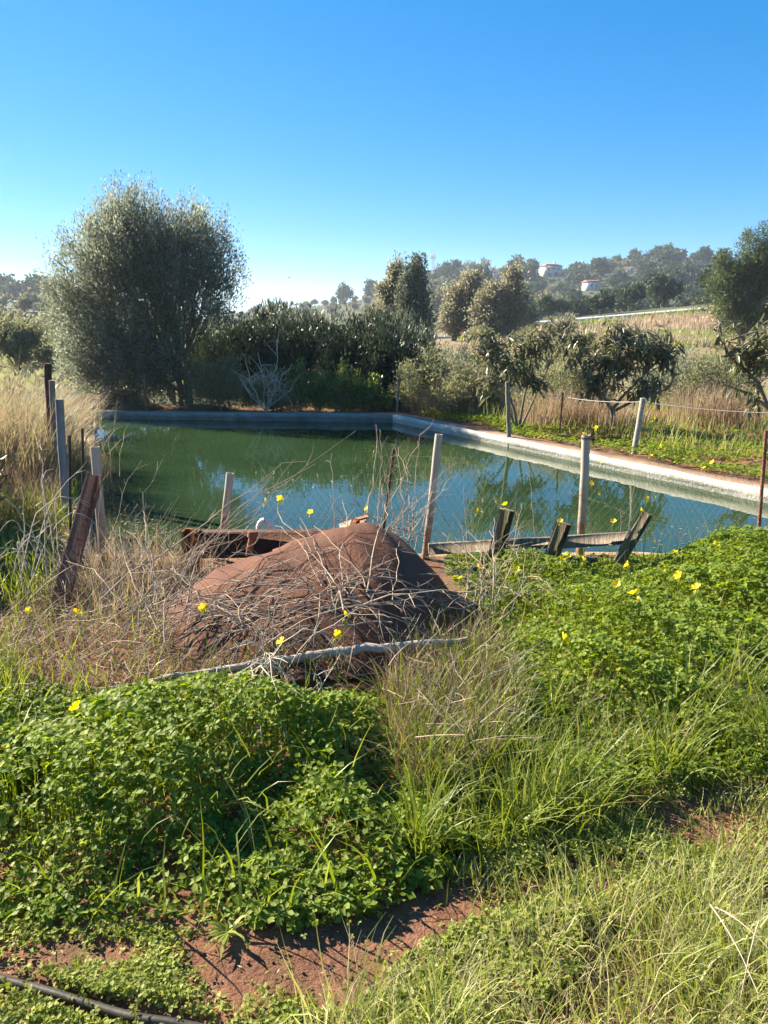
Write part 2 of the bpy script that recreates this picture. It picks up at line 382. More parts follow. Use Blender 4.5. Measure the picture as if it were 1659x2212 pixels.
# water
m, t, b, out = newmat('water'); M['water'] = m
b.inputs['Roughness'].default_value = .015; b.inputs['IOR'].default_value = 1.42; b.inputs['Specular IOR Level'].default_value = .5
tc = t.nodes.new("ShaderNodeTexCoord"); n1 = t.nodes.new("ShaderNodeTexNoise"); n1.inputs['Scale'].default_value = .5
t.links.new(tc.outputs['Object'], n1.inputs[0]); rr = ramp(t, [(.35, (.018, .038, .014)), (.65, (.026, .052, .021))]); t.links.new(n1.outputs[0], rr.inputs[0])
t.links.new(rr.outputs[0], b.inputs['Base Color'])
n2 = t.nodes.new("ShaderNodeTexNoise"); n2.inputs['Scale'].default_value = 7; n2.inputs['Detail'].default_value = 2
t.links.new(tc.outputs['Object'], n2.inputs[0]); bp = t.nodes.new("ShaderNodeBump"); bp.inputs['Strength'].default_value = .05; bp.inputs['Distance'].default_value = .02
t.links.new(n2.outputs[0], bp.inputs['Height']); t.links.new(bp.outputs[0], b.inputs['Normal'])
mb = MB(); e = .06
PO = [p + nrm(p - np.mean(POOL, 0)) * e for p in POOL]
mb.add([[p[0], p[1], ZW] for p in PO][::-1], [[0, 1, 2, 3]])
tag(mb.build('water', M['water']), kind='structure')

# pool wall: rounded lip profile swept round the basin; each side its own part
def wall_part(name, a, b, mats, parent, ext=.24, dz=0):
    d = nrm(b - a); nn = np.array([d[1], -d[0]])             # inward
    prof = [(-.0, -1.2), (-.0, -.06), (.009, -.052), (.014, -.01), (.008, .024), (0, .032), (-.06, .034), (-.24, .03), (-.25, .0), (-.25, -.4)]
    L = np.linalg.norm(b - a); ns = max(2, int(L / .12)); tt = np.linspace(-ext, L + .0, ns)
    V = []
    for s in tt:
        for k, (u, z) in enumerate(prof):
            j = .006 * math.sin(s * 5 + k) + .004 * math.sin(s * 17 + 2 * k)
            if z < -.5: j = 0
            p = a + d * s + nn * (u + j); V.append([p[0], p[1], z + j * .8 + dz])
    V = np.array(V).reshape(ns, len(prof), 3); k = len(prof)
    i = np.arange(ns - 1)[:, None] * k; j = np.arange(k - 1)[None, :]
    F = np.stack([i + j, i + j + 1, i + k + j + 1, i + k + j], -1)
    mb = MB(); mb.add(V.reshape(-1, 3), F[:, :5].reshape(-1, 4), 0); mb.f.append((F[:, 5:].reshape(-1, 4), 1))
    mb.add(V[0], [list(range(k))], 0); mb.add(V[-1], [list(range(k))[::-1]], 0)
    return mb.build(name, mats, parent, smooth=False)
pw = thing('reservoir_wall', (0, 0, 0), 'low concrete wall round the green pond, one side limewashed white', 'pool wall')
tag(wall_part('far_side', FL, FR, [M['concrete'], M['copingdirt']], pw), 'bare grey concrete side in shade')
tag(wall_part('whitewashed_side', FR, NR, [M['limewash'], M['copingdirt']], pw), 'limewashed side with a dirty top')
wall_part('near_side', NR, NL, [M['concrete'], M['copingdirt']], pw, dz=-.10)
wall_part('end_side', NL, FL, [M['concrete'], M['copingdirt']], pw, dz=-.06)

# ------------------------------------------------------------------ trees and shrubs
def blob_points(blobs, nclus, n, sig, shell=.45, zs=1.15):
    """cluster centres in the outer part of overlapping ellipsoids, leaves gathered round them"""
    w = np.array([b[3] * b[4] * b[5] for b in blobs]) ** .8; w /= w.sum()
    bi = rng.choice(len(blobs), nclus, p=w); B = np.array(blobs)[bi]
    d = nrm(rng.normal(size=(nclus, 3))); rr = rng.uniform(0, 1, nclus) ** shell
    rr = rr * rng.uniform(.82, 1.1, nclus)
    C = B[:, :3] + d * rr[:, None] * B[:, 3:6]
    ci = rng.integers(0, nclus, n)
    sg = sig * rng.uniform(.6, 1.4, nclus)
    P = C[ci] + np.clip(rng.normal(size=(n, 3)), -1.7, 1.7) * sg[ci][:, None] * np.array([1, 1, zs])
    ctr = np.average(np.array(blobs)[:, :3], axis=0, weights=w)
    return P, C, ctr, ci
def limbs(mb, C, nmain, r0, base=(0, 0, 0), crotch=.35, spread=.08, kfac=.12, maxn=80):
    """trunk stems from the base, branching to cluster centres"""
    C = C[rng.permutation(len(C))[:maxn]]; top = C[:, 2].max()
    base = np.asarray(base, float)
    mains = []
    order = np.argsort(np.arctan2(C[:, 1], C[:, 0]))
    for grp in np.array_split(order, nmain):
        if len(grp) == 0: continue
        m = C[grp].mean(0); m = base + (m - base) * rng.uniform(.75, .95)
        p0 = base + np.array([rng.normal(0, spread), rng.normal(0, spread), 0])
        t = np.linspace(0, 1, 7)[:, None]
        mid = p0 + np.array([0, 0, (m[2] - p0[2]) * crotch])
        P = (1 - t) ** 2 * p0 + 2 * t * (1 - t) * mid + t ** 2 * m
        P[1:-1] += rng.normal(0, .02 * top, (5, 3))
        rr = np.linspace(r0 / math.sqrt(nmain) * 1.25, r0 * .22, 7); tube(mb, P, rr, 6, True)
        for c in C[grp]:
            i = rng.integers(2, 6); q0 = P[i]
            t2 = np.linspace(0, 1, 4)[:, None]; Q = q0 + (c - q0) * t2; Q[1:3] += rng.normal(0, .05, (2, 3)) * np.linalg.norm(c - q0)
            tube(mb, Q, np.linspace(rr[i] * .55, r0 * .06, 4), 4, False)
def leaf_dirs(P, ctr, up=.4, out=.6, rnd=.6, down=0):
    d = nrm(P - ctr) * out + rng.normal(size=P.shape) * rnd; d[:, 2] += up - down
    return nrm(d)
def make_tree(name, base, blobs, label, cat, group, leafm, barkm, nclus=120, n=8000, sig=.12, leaf=(.07, .16), up=.4, rnd=.6, out=.6,
              nmain=4, r0=.08, shell=.45, fold=True, trunk='trunk', crown='crown', spread=.05, crotch=.35, maxn=80, extra=None, zs=1.15):
    root = thing(name, base, label, cat, group)
    P, C, ctr, ci = blob_points(blobs, nclus, n, sig, shell, zs)
    P = P[P[:, 2] > .02]
    mb = MB(); L, wd = leaf
    tv, tf = (LEAF_V(wd), LEAF_F) if fold else (QUAD_V(wd), QUAD_F)
    scatter(mb, tv, tf, P, frame(leaf_dirs(P, ctr, up, out, rnd)), L * rng.uniform(.6, 1.25, len(P)))
    mb.build(crown, leafm, root)
    tb = MB(); limbs(tb, C, nmain, r0, spread=spread, crotch=crotch, maxn=maxn)
    if extra: extra(tb)
    tb.build(trunk, barkm, root)
    return root

# big grey-green olive on the far bank
OB = at(385, 880, 14.6); OB[2] = gh(OB[0], OB[1])
def ob(dx, dy, Y, rx, ry, rz):
    p = at(dx, dy, Y) - OB; return (*p, rx, ry, rz)
make_tree('olive_tree', OB, [ob(290, 520, 14.6, .95, .9, .95), ob(240, 580, 14.5, 1.05, .9, 1.0), ob(420, 530, 14.7, .78, .8, .80), ob(400, 620, 14.6, 1.2, 1.0, .85),
     ob(200, 740, 14.2, .75, .7, .75), ob(300, 740, 14.2, .9, .8, .85), ob(330, 830, 14.3, .5, .5, .42), ob(190, 800, 14.1, .62, .5, .5), ob(265, 820, 14.0, .7, .5, .5), ob(150, 640, 14.4, .5, .6, .5)],
     'big rounded grey-green olive tree rising behind the far pond wall', 'tree', None, M['olive'], M['bark'],
     nclus=2200, n=125000, sig=.07, leaf=(.066, .15), up=.9, rnd=.5, out=.55, nmain=8, r0=.11, shell=.45, zs=1.9, fold=False, spread=.12, maxn=160)

# dark shrubbery behind the far wall
def shrub_at(name, dx, Y, width, height, label, leafm, n, leaf, group=None, cat='shrub', dz=0, up=.8, nclus=60, rnd=.5, sig=.1, depth=None, barkm='bark', nmain=5, r0=.04, out=.4, shell=.5, lobes=4, fold=False, maxn=60):
    b = at(dx, 880, Y); b[2] = gh(b[0], Y) + dz
    bl = []
    for k in range(lobes):
        f = (k + .5) / lobes - .5
        hh = height * rng.uniform(.78, 1.0) * (1 - .5 * abs(f))
        bl.append((f * width * .75, rng.normal(0, .12) * width, hh * .5, width / lobes * .8, (depth or width * .4) * .8, hh * .52))
    return make_tree(name, b, bl, label, cat, group, leafm, M[barkm], nclus=nclus, n=n, sig=sig, leaf=leaf, up=up, rnd=rnd, out=out, nmain=nmain, r0=r0, shell=shell, fold=fold, trunk='stems', crown='foliage', spread=.15, maxn=maxn)
DG = 'dark shrubs behind the far pond wall'
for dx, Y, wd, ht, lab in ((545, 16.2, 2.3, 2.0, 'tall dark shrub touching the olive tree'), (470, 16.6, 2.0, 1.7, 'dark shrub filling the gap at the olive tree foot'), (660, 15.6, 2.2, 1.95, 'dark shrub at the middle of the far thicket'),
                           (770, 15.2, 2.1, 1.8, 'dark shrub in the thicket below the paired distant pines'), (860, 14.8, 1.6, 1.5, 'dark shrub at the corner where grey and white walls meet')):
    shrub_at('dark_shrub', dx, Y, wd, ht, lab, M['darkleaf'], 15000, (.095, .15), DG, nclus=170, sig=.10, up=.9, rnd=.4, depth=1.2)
for dx, Y, wd, ht, lab in ((600, 16.9, 2.6, 2.25, 'feathery grey-green shrub standing over the dark thicket beside the olive'), (735, 16.6, 2.4, 2.15, 'feathery grey-green shrub topping the thicket midway'),
                           (840, 16.0, 1.8, 2.0, 'pale feathery shrub at the foot of the paired eucalyptus')):
    shrub_at('feathery_shrub', dx, Y, wd, ht, lab, M['reedleaf'], 9000, (.13, .10), 'feathery shrubs over the thicket', nclus=110, sig=.12, up=1.6, rnd=.35, depth=.9)
# laurel shoots
for dx, h, lab in ((650, 1.10, 'young leafy laurel with the tallest reddish tip, by the bare branches'), (690, .85, 'broad leafy laurel shoots beside the tall tipped one'), (735, .95, 'leafy laurel with pale tip in the middle of the row'),
                   (775, .9, 'slim laurel shoot against the dark thicket'), (815, .7, 'short laurel shoot nearest the wall corner')):
    b = at(dx, 890, 13.75); b[2] = gh(b[0], 13.75)
    bl = [(0, 0, h * .3, .3, .25, h * .3), (rng.normal(0, .1), 0, h * .6, .12, .12, h * .4)] + [(rng.normal(0, .22), 0, h * .45, .05, .05, h * .35) for _ in range(3)]
    make_tree('laurel_shrub', b, bl, lab, 'shrub', 'young laurels on the far bank', M['laurel'], M['bark'], nclus=60, n=1500, sig=.045, leaf=(.075, .22), up=.7, nmain=3, r0=.02, trunk='stems', crown='foliage')
# fine olive-green broom and bare branch
shrub_at('broom_shrub', 480, 13.9, 1.7, 1.05, 'fine-twigged olive broom shrub between olive tree and bare branches', M['scrub'], 12000, (.06, .10), nclus=120, sig=.08, up=.9)
shrub_at('broom_shrub', 590, 13.7, 1.1, .75, 'low greyish broom shrub hanging over the far wall under bare branches', M['scrub'], 6000, (.05, .12), nclus=70, sig=.07, up=.4)
def bare_branch(name, base, tips, r, label, matk, group=None, cat='dead branch', sub=6, sl=.3):
    mb = MB()
    for p in tips:
        P = twig(mb, base, p, r, .03, .05, 9, 5, side=sub, sl=sl)
        for _ in range(3):
            i = rng.integers(3, 8); q = P[i] + nrm(np.array([rng.normal(0, .5), rng.normal(0, .3), .5 + rng.normal(0, .3)])) * sl * 1.3
            twig(mb, P[i], q, r * .5, .02, .05, 6, 4, side=3, sl=sl * .5)
    o = mb.build(name, M[matk], loc=base); return tag(o, label, cat, group)
bb = at(575, 890, 13.5)
bare_branch('bare_bush', bb, [at(607, 745, 13.5), at(640, 800, 13.4), at(540, 790, 13.6), at(630, 850, 13.3), at(560, 760, 13.6), at(590, 800, 13.3), at(520, 830, 13.4)], .014, 'leafless pale grey bush on the far bank', 'paletwig', cat='bush', sl=.3)

# loquats on the right bank
def loquat(base, blobs, label, n, stems, nclus=70):
    root = thing('loquat_tree', base, label, 'fruit tree', 'loquat trees beside the whitewashed wall')
    P, C, ctr, ci = blob_points(blobs, nclus, 10, .05, .55)
    mb = MB(); per = max(6, n // nclus); pos = []; dr = []
    for c in C:
        ax = nrm((c - ctr) * np.array([1, 1, .5]) + np.array([0, 0, .35]) + rng.normal(0, .25, 3))
        u = nrm(np.cross(ax, [.3, .5, .8])); v = np.cross(ax, u)
        for k in range(per):
            a = k * 2.4 + rng.normal(0, .2); el = rng.uniform(-.5, .45)
            d = (u * math.cos(a) + v * math.sin(a)) * math.cos(el) + ax * math.sin(el); d[2] -= rng.uniform(.2, .75)
            pos.append(c - ax * rng.uniform(0, .10)); dr.append(d)
    pos = np.array(pos); dr = nrm(np.array(dr))
    tv = [[0, 0, 0], [.07, .22, .03], [.115, .55, 0.02], [.075, .85, -.07], [0, 1, -.14], [-.075, .85, -.07], [-.115, .55, 0.02], [-.07, .22, .03], [0, .25, .0], [0, .55, -.03], [0, .85, -.10]]
    tf = [[0, 1, 8, 8], [1, 2, 9, 8], [2, 3, 10, 9], [3, 4, 10, 10], [4, 5, 10, 10], [5, 6, 9, 10], [6, 7, 8, 9], [7, 0, 8, 8]]
    tri = [f[:3] for f in tf if len(set(f)) == 3]; quad = [f for f in tf if len(set(f)) == 4]
    up = np.tile([0, 0, 1.0], (len(pos), 1)) + rng.normal(0, .35, (len(pos), 3))
    Fm = frame(dr, up); sc = .165 * rng.uniform(.55, 1.25, len(pos))
    tv = np.array(tv); nV = len(tv)
    V = (np.einsum('nij,kj->nki', Fm, tv) * sc[:, None, None] + pos[:, None, :]).reshape(-1, 3)
    off = (np.arange(len(pos)) * nV)[:, None, None]
    mb.add(V, (np.array(quad)[None] + off).reshape(-1, 4)); mb.f.append(((np.array([[0, 1, 8], [3, 4, 10], [4, 5, 10], [7, 0, 8]])[None] + off).reshape(-1, 3), 0))
    mb.build('crown', M['loquat'], root, smooth=True)
    tb = MB()
    for s in stems: tube(tb, np.array(s[0]), np.array(s[1]) * .75, 7)
    ends = [np.array(s[0])[i] for s in stems for i in range(1, len(s[0]))]
    E = np.array(ends)
    for c in C:
        j = np.argmin(np.linalg.norm(E - c, axis=1) + rng.uniform(0, .15)); q = E[j]
        mid = (q + c) / 2 + rng.normal(0, .04, 3)
        tube(tb, [q, mid, c], [.010, .008, .005], 5, False)
    tb.build('trunk', M['greybark'], root); return root
def rel(base, Y, pts): return [tuple(at(x, y, Y + d) - base) for x, y, d in pts]
b1 = at(1118, 935, 11.4); b1[2] = gh(b1[0], b1[1])
R1 = lambda *p: rel(b1, 11.4, p)
def lb(base, dx, dy, Y, rx, rz, ry=None):
    rz *= 1.3; p = at(dx, dy, Y) - base; return (*p, rx, ry or rx, rz)
loquat(b1, [lb(b1, 1060, 750, 11.4, .40, .33), lb(b1, 1140, 760, 11.5, .42, .36), lb(b1, 1190, 730, 11.6, .33, .30), lb(b1, 1100, 800, 11.2, .30, .2), lb(b1, 1055, 830, 11.3, .25, .15), lb(b1, 1160, 825, 11.3, .25, .16)],
       'loquat with many thin stems beside the upright pale fence post', 1000,
       [(R1((1118, 935, 0), (1112, 890, 0), (1095, 840, 0), (1060, 780, .05)), [.035, .03, .024, .014]), (R1((1120, 935, 0), (1128, 880, 0), (1140, 820, 0.1), (1150, 760, .1)), [.03, .026, .02, .012]),
        (R1((1118, 930, 0), (1090, 870, -.1), (1060, 830, -.15)), [.025, .02, .012]), (R1((1122, 930, 0), (1150, 870, 0.1), (1185, 790, .2)), [.025, .02, .012])], 170)
b2 = at(1325, 935, 11.2); b2[2] = gh(b2[0], b2[1]); R2 = lambda *p: rel(b2, 11.2, p)
loquat(b2, [lb(b2, 1240, 730, 11.2, .36, .30), lb(b2, 1330, 750, 11.3, .52, .36), lb(b2, 1420, 760, 11.2, .45, .30), lb(b2, 1340, 800, 11.0, .40, .25), lb(b2, 1270, 800, 11.1, .2, .2), lb(b2, 1350, 720, 11.4, .3, .2), lb(b2, 1450, 800, 11.1, .22, .16), lb(b2, 1285, 840, 11.0, .28, .14), lb(b2, 1395, 832, 10.9, .34, .14)],
       'widest bushy loquat with forked trunk, behind the slanting fence post', 1900,
       [(R2((1325, 935, 0), (1324, 900, 0), (1320, 880, 0)), [.055, .05, .048]), (R2((1321, 885, 0), (1285, 830, 0), (1250, 780, 0), (1225, 730, 0)), [.04, .034, .026, .014]),
        (R2((1321, 885, 0), (1300, 850, -.1), (1310, 790, -.1), (1330, 740, 0)), [.036, .03, .022, .012]), (R2((1322, 885, 0), (1350, 850, 0), (1400, 800, 0), (1440, 760, 0)), [.04, .032, .024, .013]),
        (R2((1323, 890, 0), (1390, 855, -.1), (1440, 842, -.1), (1460, 810, -.1)), [.032, .025, .018, .010])], 270)
b3 = at(1720, 960, 9.6); b3[2] = gh(b3[0], b3[1]); R3 = lambda *p: rel(b3, 9.6, p)
loquat(b3, [lb(b3, 1590, 760, 9.6, .34, .26), lb(b3, 1650, 740, 9.6, .36, .28), lb(b3, 1720, 740, 9.6, .5, .35), lb(b3, 1560, 710, 9.7, .14, .12), lb(b3, 1610, 830, 9.5, .22, .14), lb(b3, 1640, 870, 9.4, .18, .12)],
       'loquat with bare pale limbs reaching in over the rusty stake', 1000,
       [(R3((1720, 960, 0), (1700, 920, 0), (1659, 880, 0), (1620, 852, 0), (1585, 838, 0), (1560, 830, 0)), [.06, .05, .034, .028, .02, .012]),
        (R3((1659, 880, 0), (1640, 830, 0), (1612, 800, 0), (1580, 775, 0), (1562, 740, 0), (1555, 700, 0)), [.034, .028, .026, .02, .014, .01]), (R3((1700, 920, 0), (1705, 840, 0), (1700, 760, 0)), [.045, .03, .014])], 110)

# grey-olive bushes between and behind the loquats
BG = 'grey-olive bushes behind the loquats'
for dx, Y, wd, ht, lab, mk in ((935, 13.6, 1.6, 1.25, 'pale green bush at the wall corner behind bramble', 'scrub'), (1010, 13.2, 1.5, 1.0, 'fine grey-green bush between wall corner and first loquat', 'scrub'),
                               (1230, 13.4, 1.8, 1.25, 'grey-olive bush filling the gap between the two loquats', 'scrub'), (1430, 15.2, 2.2, 1.15, 'grey-olive bush beneath the tan embankment', 'olive'), (1540, 14.5, 2.0, 1.35, 'grey-olive bush between the wide loquat and the bare-limbed loquat', 'scrub'),
                               (1150, 15.5, 2.2, 1.3, 'bushy olive shrub behind the many-stemmed loquat', 'scrub'), (1000, 17.5, 2.5, 1.5, 'dark olive bush under the tan eucalyptus trees', 'reedleaf')):
    shrub_at('olive_bush', dx, Y, wd, ht, lab, M[mk], 8000, (.065, .15), BG, cat='bush', nclus=110, sig=.09, up=.5, rnd=.7, barkm='greybark')
# small thin trees by the corner
for dx, top, lab in ((975, 800, 'thin brown sapling standing by the wall corner'), (1030, 790, 'thin leafless sapling between the corner and the first post')):
    b = at(dx, 930, 12.9); b[2] = gh(b[0], 12.9)
    bare_branch('sapling', b, [at(dx + 5, top, 12.9), at(dx + 25, top + 40, 12.9), at(dx - 25, top + 50, 12.9)], .012, lab, 'twig', cat='sapling', sl=.2)

# mid-distance trees
def far_tree(name, dx, Ybase, dtop, Y, wdisp, blobs, label, cat, group, leafm, n, leaf, nclus, sig, r0=.12, barkm='bark', up=.2, rnd=.8, nmain=3):
    b = at(dx, 700, Y); b[2] = Ybase if Ybase is not None else float(gh(b[0], Y))
    bl = []
    for (x, y, rw, rh) in blobs:
        p = at(x, y, Y) - b; s = Y / FPX * KD; bl.append((*p, rw * s, rw * s * .85, rh * s))
    return make_tree(name, b, bl, label, cat, group, leafm, M[barkm], nclus=nclus, n=n, sig=sig, leaf=leaf, up=up, rnd=rnd, nmain=nmain, r0=r0, shell=.55, fold=False, spread=.1)
EG = 'eucalyptus trees beyond the thicket'
far_tree('eucalyptus_tree', 830, None, 0, 34, 0, [(856, 585, 9, 28), (850, 625, 20, 40), (838, 665, 30, 50), (852, 660, 26, 50), (815, 710, 30, 36), (862, 620, 14, 36)], 'slim tawny eucalyptus with a pointed top above the thicket', 'tree', EG, M['eucal'], 14000, (.17, .2), 200, .17, .1)
far_tree('eucalyptus_tree', 890, None, 0, 33, 0, [(902, 582, 9, 28), (895, 625, 24, 45), (893, 665, 34, 55), (888, 710, 46, 50), (880, 600, 10, 30)], 'darker grey-green eucalyptus next to the slim tawny one', 'tree', EG, M['greyeucal'], 20000, (.17, .2), 240, .17, .12)
far_tree('eucalyptus_tree', 985, None, 0, 58, 0, [(985, 655, 26, 40), (970, 690, 30, 34), (1015, 630, 26, 40), (1000, 690, 30, 30)], 'tan eucalyptus in front of the white road barrier', 'tree', EG, M['eucal'], 13000, (.25, .22), 170, .26, .16)
far_tree('eucalyptus_tree', 1075, None, 0, 56, 0, [(1108, 600, 16, 30), (1095, 635, 30, 40), (1060, 660, 36, 42), (1105, 680, 34, 38), (1065, 705, 44, 22), (1035, 690, 22, 30)], 'widest tan eucalyptus, its crown reaching the hilltop skyline', 'tree', EG, M['eucal'], 19000, (.25, .22), 230, .26, .18)
far_tree('eucalyptus_tree', 1130, None, 0, 60, 0, [(1125, 650, 20, 40), (1135, 690, 24, 32)], 'narrow dark tree on the shaded flank of the widest tan eucalyptus', 'tree', EG, M['greyeucal'], 3000, (.24, .22), 60, .25, .14)
far_tree('tawny_shrub', 1215, None, 0, 30, 0, [(1215, 710, 30, 26), (1190, 735, 28, 26)], 'tawny bush at the end of the guardrail', 'bush', None, M['eucal'], 3500, (.13, .2), 70, .13, .06)
far_tree('pine_tree', 1600, None, 0, 42, 0, [(1640, 540, 46, 60), (1590, 580, 44, 50), (1650, 600, 60, 60), (1560, 640, 42, 40), (1620, 660, 60, 40), (1570, 600, 36, 50), (1680, 560, 50, 90), (1640, 690, 60, 40), (1575, 690, 46, 34), (1700, 660, 50, 50)],
         'large green pine beside the end of the guardrail', 'tree', None, M['pine'], 38000, (.19, .11), 190, .24, .16, rnd=.9)
# paired distant pines on the ridge
def hill_pt(dx, y): a = az_of(dx); return np.array([a * y, y, float(hill_z(a, y))])
for dx, rw, rh, lab in ((745, 16, 17, 'lone rounded pine on the far ridge, clear of other trees'), (803, 19, 14, 'pine on the far ridge just beside the eucalyptus tops')):
    b = hill_pt(dx, 330); s = 330 / FPX * KD
    make_tree('ridge_pine', b, [(0, 0, rh * s * 1.25, rw * s, rw * s, rh * s), (0, 0, rh * s * 1.8, rw * s * .55, rw * s * .6, rh * s * .8)], lab, 'tree', 'pines on the far ridge', M['hillleaf'], M['bark'], nclus=50, n=1600, sig=.6, leaf=(1.1, .25), nmain=2, r0=.35, fold=False)

def hill_y(dx, dy):
    a = az_of(dx); yy = np.arange(230, 381, 1.0); e = (np.array([float(hill_z(a, y)) for y in yy]) + .3 - EYE) / yy
    ok = np.nonzero(e >= el_of(dy))[0]; return float(yy[ok[0]] if len(ok) else yy[np.argmax(e)])
HOUSES = [(1166, 1207, hill_y(1186, 598), 600), (1262, 1292, hill_y(1275, 626), 628), (1348, 1366, hill_y(1356, 590), 591), (1066, 1080, hill_y(1072, 605), 604)]
# wood on the hill: a few shapes copied
protos = []
for k in range(9):
    mb = MB(); w_ = rng.uniform(3.0, 4.4); h = rng.uniform(5.0, 7.6)
    bl = [(rng.normal(0, w_ * .35), rng.normal(0, w_ * .35), h * rng.uniform(.5, .8), w_ * .62, w_ * .62, h * .27) for _ in range(5)]
    fine = k >= 6
    P, C, ctr, ci = blob_points(bl, 90 if fine else 46, 6500 if fine else 1700, .42 if fine else .5, .5)
    scatter(mb, QUAD_V(.2 if fine else .3), QUAD_F, P, frame(leaf_dirs(P, ctr, .3, .5, .8)), (.5 if fine else 1.0) * rng.uniform(.6, 1.2, len(P)), 0)
    tb = MB(); limbs(tb, C, 2, .3, maxn=14)
    for V, (F, _) in zip(tb.v, tb.f): pass
    base_n = mb.n
    mb.v += tb.v; mb.f += [(F + base_n, 1) for F, _ in tb.f]; mb.n += tb.n
    protos.append((mb, k))
hill_protos = []
LAB_H = 'dark green tree in the wood covering the far hill'
def put_hill_tree(pos, k, sc, rz, label=None, group='trees of the wood on the far hill', name='hill_tree'):
    mb, kk = protos[k]
    key = (k, name)
    if key not in cache:
        mats = [M['hillleaf'] if k < 4 else M['hillolive'] if k < 6 else M['scrub'], M['bark']]
        o = mb.build(name, mats); cache[key] = o
    else:
        o = cache[key].copy(); COL.objects.link(o)
    o.location = tuple(pos); o.scale = (sc, sc, sc * rng.uniform(.85, 1.15)); o.rotation_euler = (0, 0, rz)
    return tag(o, label or LAB_H, 'tree', group)
cache = {}
cnt = 0
for y in (195, 210, 226, 242, 258, 274, 290, 305, 320, 335, 350, 364, 378):
    a = .058 + rng.uniform(0, .03)
    while a < .56:
        p = np.array([a * y, y + rng.uniform(-8, 8), 0]); p[2] = hill_z(a, p[1]) - .4
        sc = rng.uniform(.8, 1.4) * (.7 if y > 370 else 1.0)
        def hides(k_): return any(az_of(x0) - 3.5 * k_ / y < a < az_of(x1) + 3.5 * k_ / y and p[1] < yh + 7 and (p[2] + 8.2 * k_ - EYE) / p[1] > el_of(yb) for x0, x1, yh, yb in HOUSES)
        for _ in range(5):
            if hides(sc): sc *= .7
        if not hides(sc) and rng.uniform() < .93:
            put_hill_tree(p, rng.integers(0, 4) if rng.uniform() < .92 else rng.integers(4, 6), sc, rng.uniform(0, 6)); cnt += 1
        a += rng.uniform(6.0, 10.0) / y
for dx, y, sc, lab in ((975, 365, 1.35, 'tall rounded tree on the hilltop beside the radio mast'), (1325, 378, 1.35, 'large flat-topped tree standing highest on the hill skyline'), (1413, 380, .7, 'small tree on the hill skyline by the bare summit'), (1455, 380, .45, 'tiny tree alone on the bare summit')):
    p = hill_pt(dx, y); put_hill_tree(p - np.array([0, 0, .3]), 1 if sc > 1 else 2, sc, 1.0, lab, 'single trees on the far skyline', 'skyline_tree')
for dx in (560, 585, 615, 660, 680, 700, 720, 770, 860):
    p = hill_pt(dx, 372); put_hill_tree(p, int(rng.integers(0, 6)), rng.uniform(.3, .5), dx, 'small tree in the line along the low far ridge', 'trees along the low far ridge', 'ridge_tree')
for y in (190, 215, 240, 265, 290, 320, 350):
    for k in range(8):
        a = -.22 + .28 * (k + rng.uniform(0, .9)) / 8; yy = y + rng.uniform(-8, 8)
        put_hill_tree((a * yy, yy, float(hill_z(a, yy)) - .4), int(rng.choice([4, 5, 4, 5, 1])), rng.uniform(.25, .5), k * 1.9, 'low scrub bush on the slope of the low far ridge', 'scrub bushes on the low far ridge', 'slope_bush')
# left hill: bushes and trees
for y0, nrow, sc, nm, lab, grp in ((208, 22, .9, 'hill_tree', 'dark tree in the wood crowning the hill beyond the tall dry grass', 'trees crowning the low hill beyond the dry grass'),
                                  (185, 16, .75, 'hill_tree', 'dark tree in the wood crowning the hill beyond the tall dry grass', 'trees crowning the low hill beyond the dry grass')):
    for k in range(nrow):
        a = -.66 + .34 * (k + rng.uniform(0, .8)) / nrow; y = y0 + rng.uniform(-8, 8)
        put_hill_tree((a * y, y, lhill_z(a, y) - .2), int(rng.integers(0, 4)), sc * rng.uniform(.7, 1.2), k, lab, grp, nm)
bushp = None
FG = 'rounded bushes on the terraced field'
for (y, n_, sc) in ((150, 10, .5), (128, 10, .46), (96, 12, .42), (82, 10, .4), (68, 10, .36), (54, 9, .32), (43, 8, .27), (34, 8, .24), (26, 7, .21)):
    for k in range(n_):
        a = -.62 + .34 * (k + rng.uniform(0, .9)) / n_; yy = y + rng.uniform(-6, 6)
        z = max(float(lhill_z(a, yy)), float(gh(a * yy, yy))) if yy > 53 else float(gh(a * yy, yy))
        put_hill_tree((a * yy, yy, z - .5 * sc), int(rng.choice([4, 5])) if y > 70 else int(rng.choice([6, 7, 8])), sc * rng.uniform(.7, 1.3), k * 1.7, 'rounded olive-tan bush on the terraced field beyond the dry grass', FG, 'field_bush')

for (y, n_, sc) in ((19, 7, .10), (24, 8, .12), (31, 8, .15), (40, 9, .17), (100, 10, .5), (125, 11, .55), (150, 12, .6), (172, 14, .65)):
    for k in range(n_):
        if 28 < y < 90 and k > n_ * .5: continue
        a = (.10 if y < 90 else .13) + .46 * (k + rng.uniform(0, .9)) / n_; yy = y + rng.uniform(-3, 3) * (1 if y < 90 else 3)
        z = float(gh(a * yy, yy)) if yy < 140 else max(float(hill_z(a, yy)), float(gh(a * yy, yy)))
        put_hill_tree((a * yy, yy, z - .5 * sc), int(rng.choice([6, 7, 8])) if y < 90 else int(rng.integers(0, 5)), sc * rng.uniform(.7, 1.3), k * 1.3, 'rounded bush on the rough ground between loquats and road' if y < 90 else 'dark tree at the foot of the wooded hill beyond the road',
                      'bushes between the loquats and the road' if y < 90 else 'trees beyond the road', 'rough_bush' if y < 90 else 'roadside_tree')

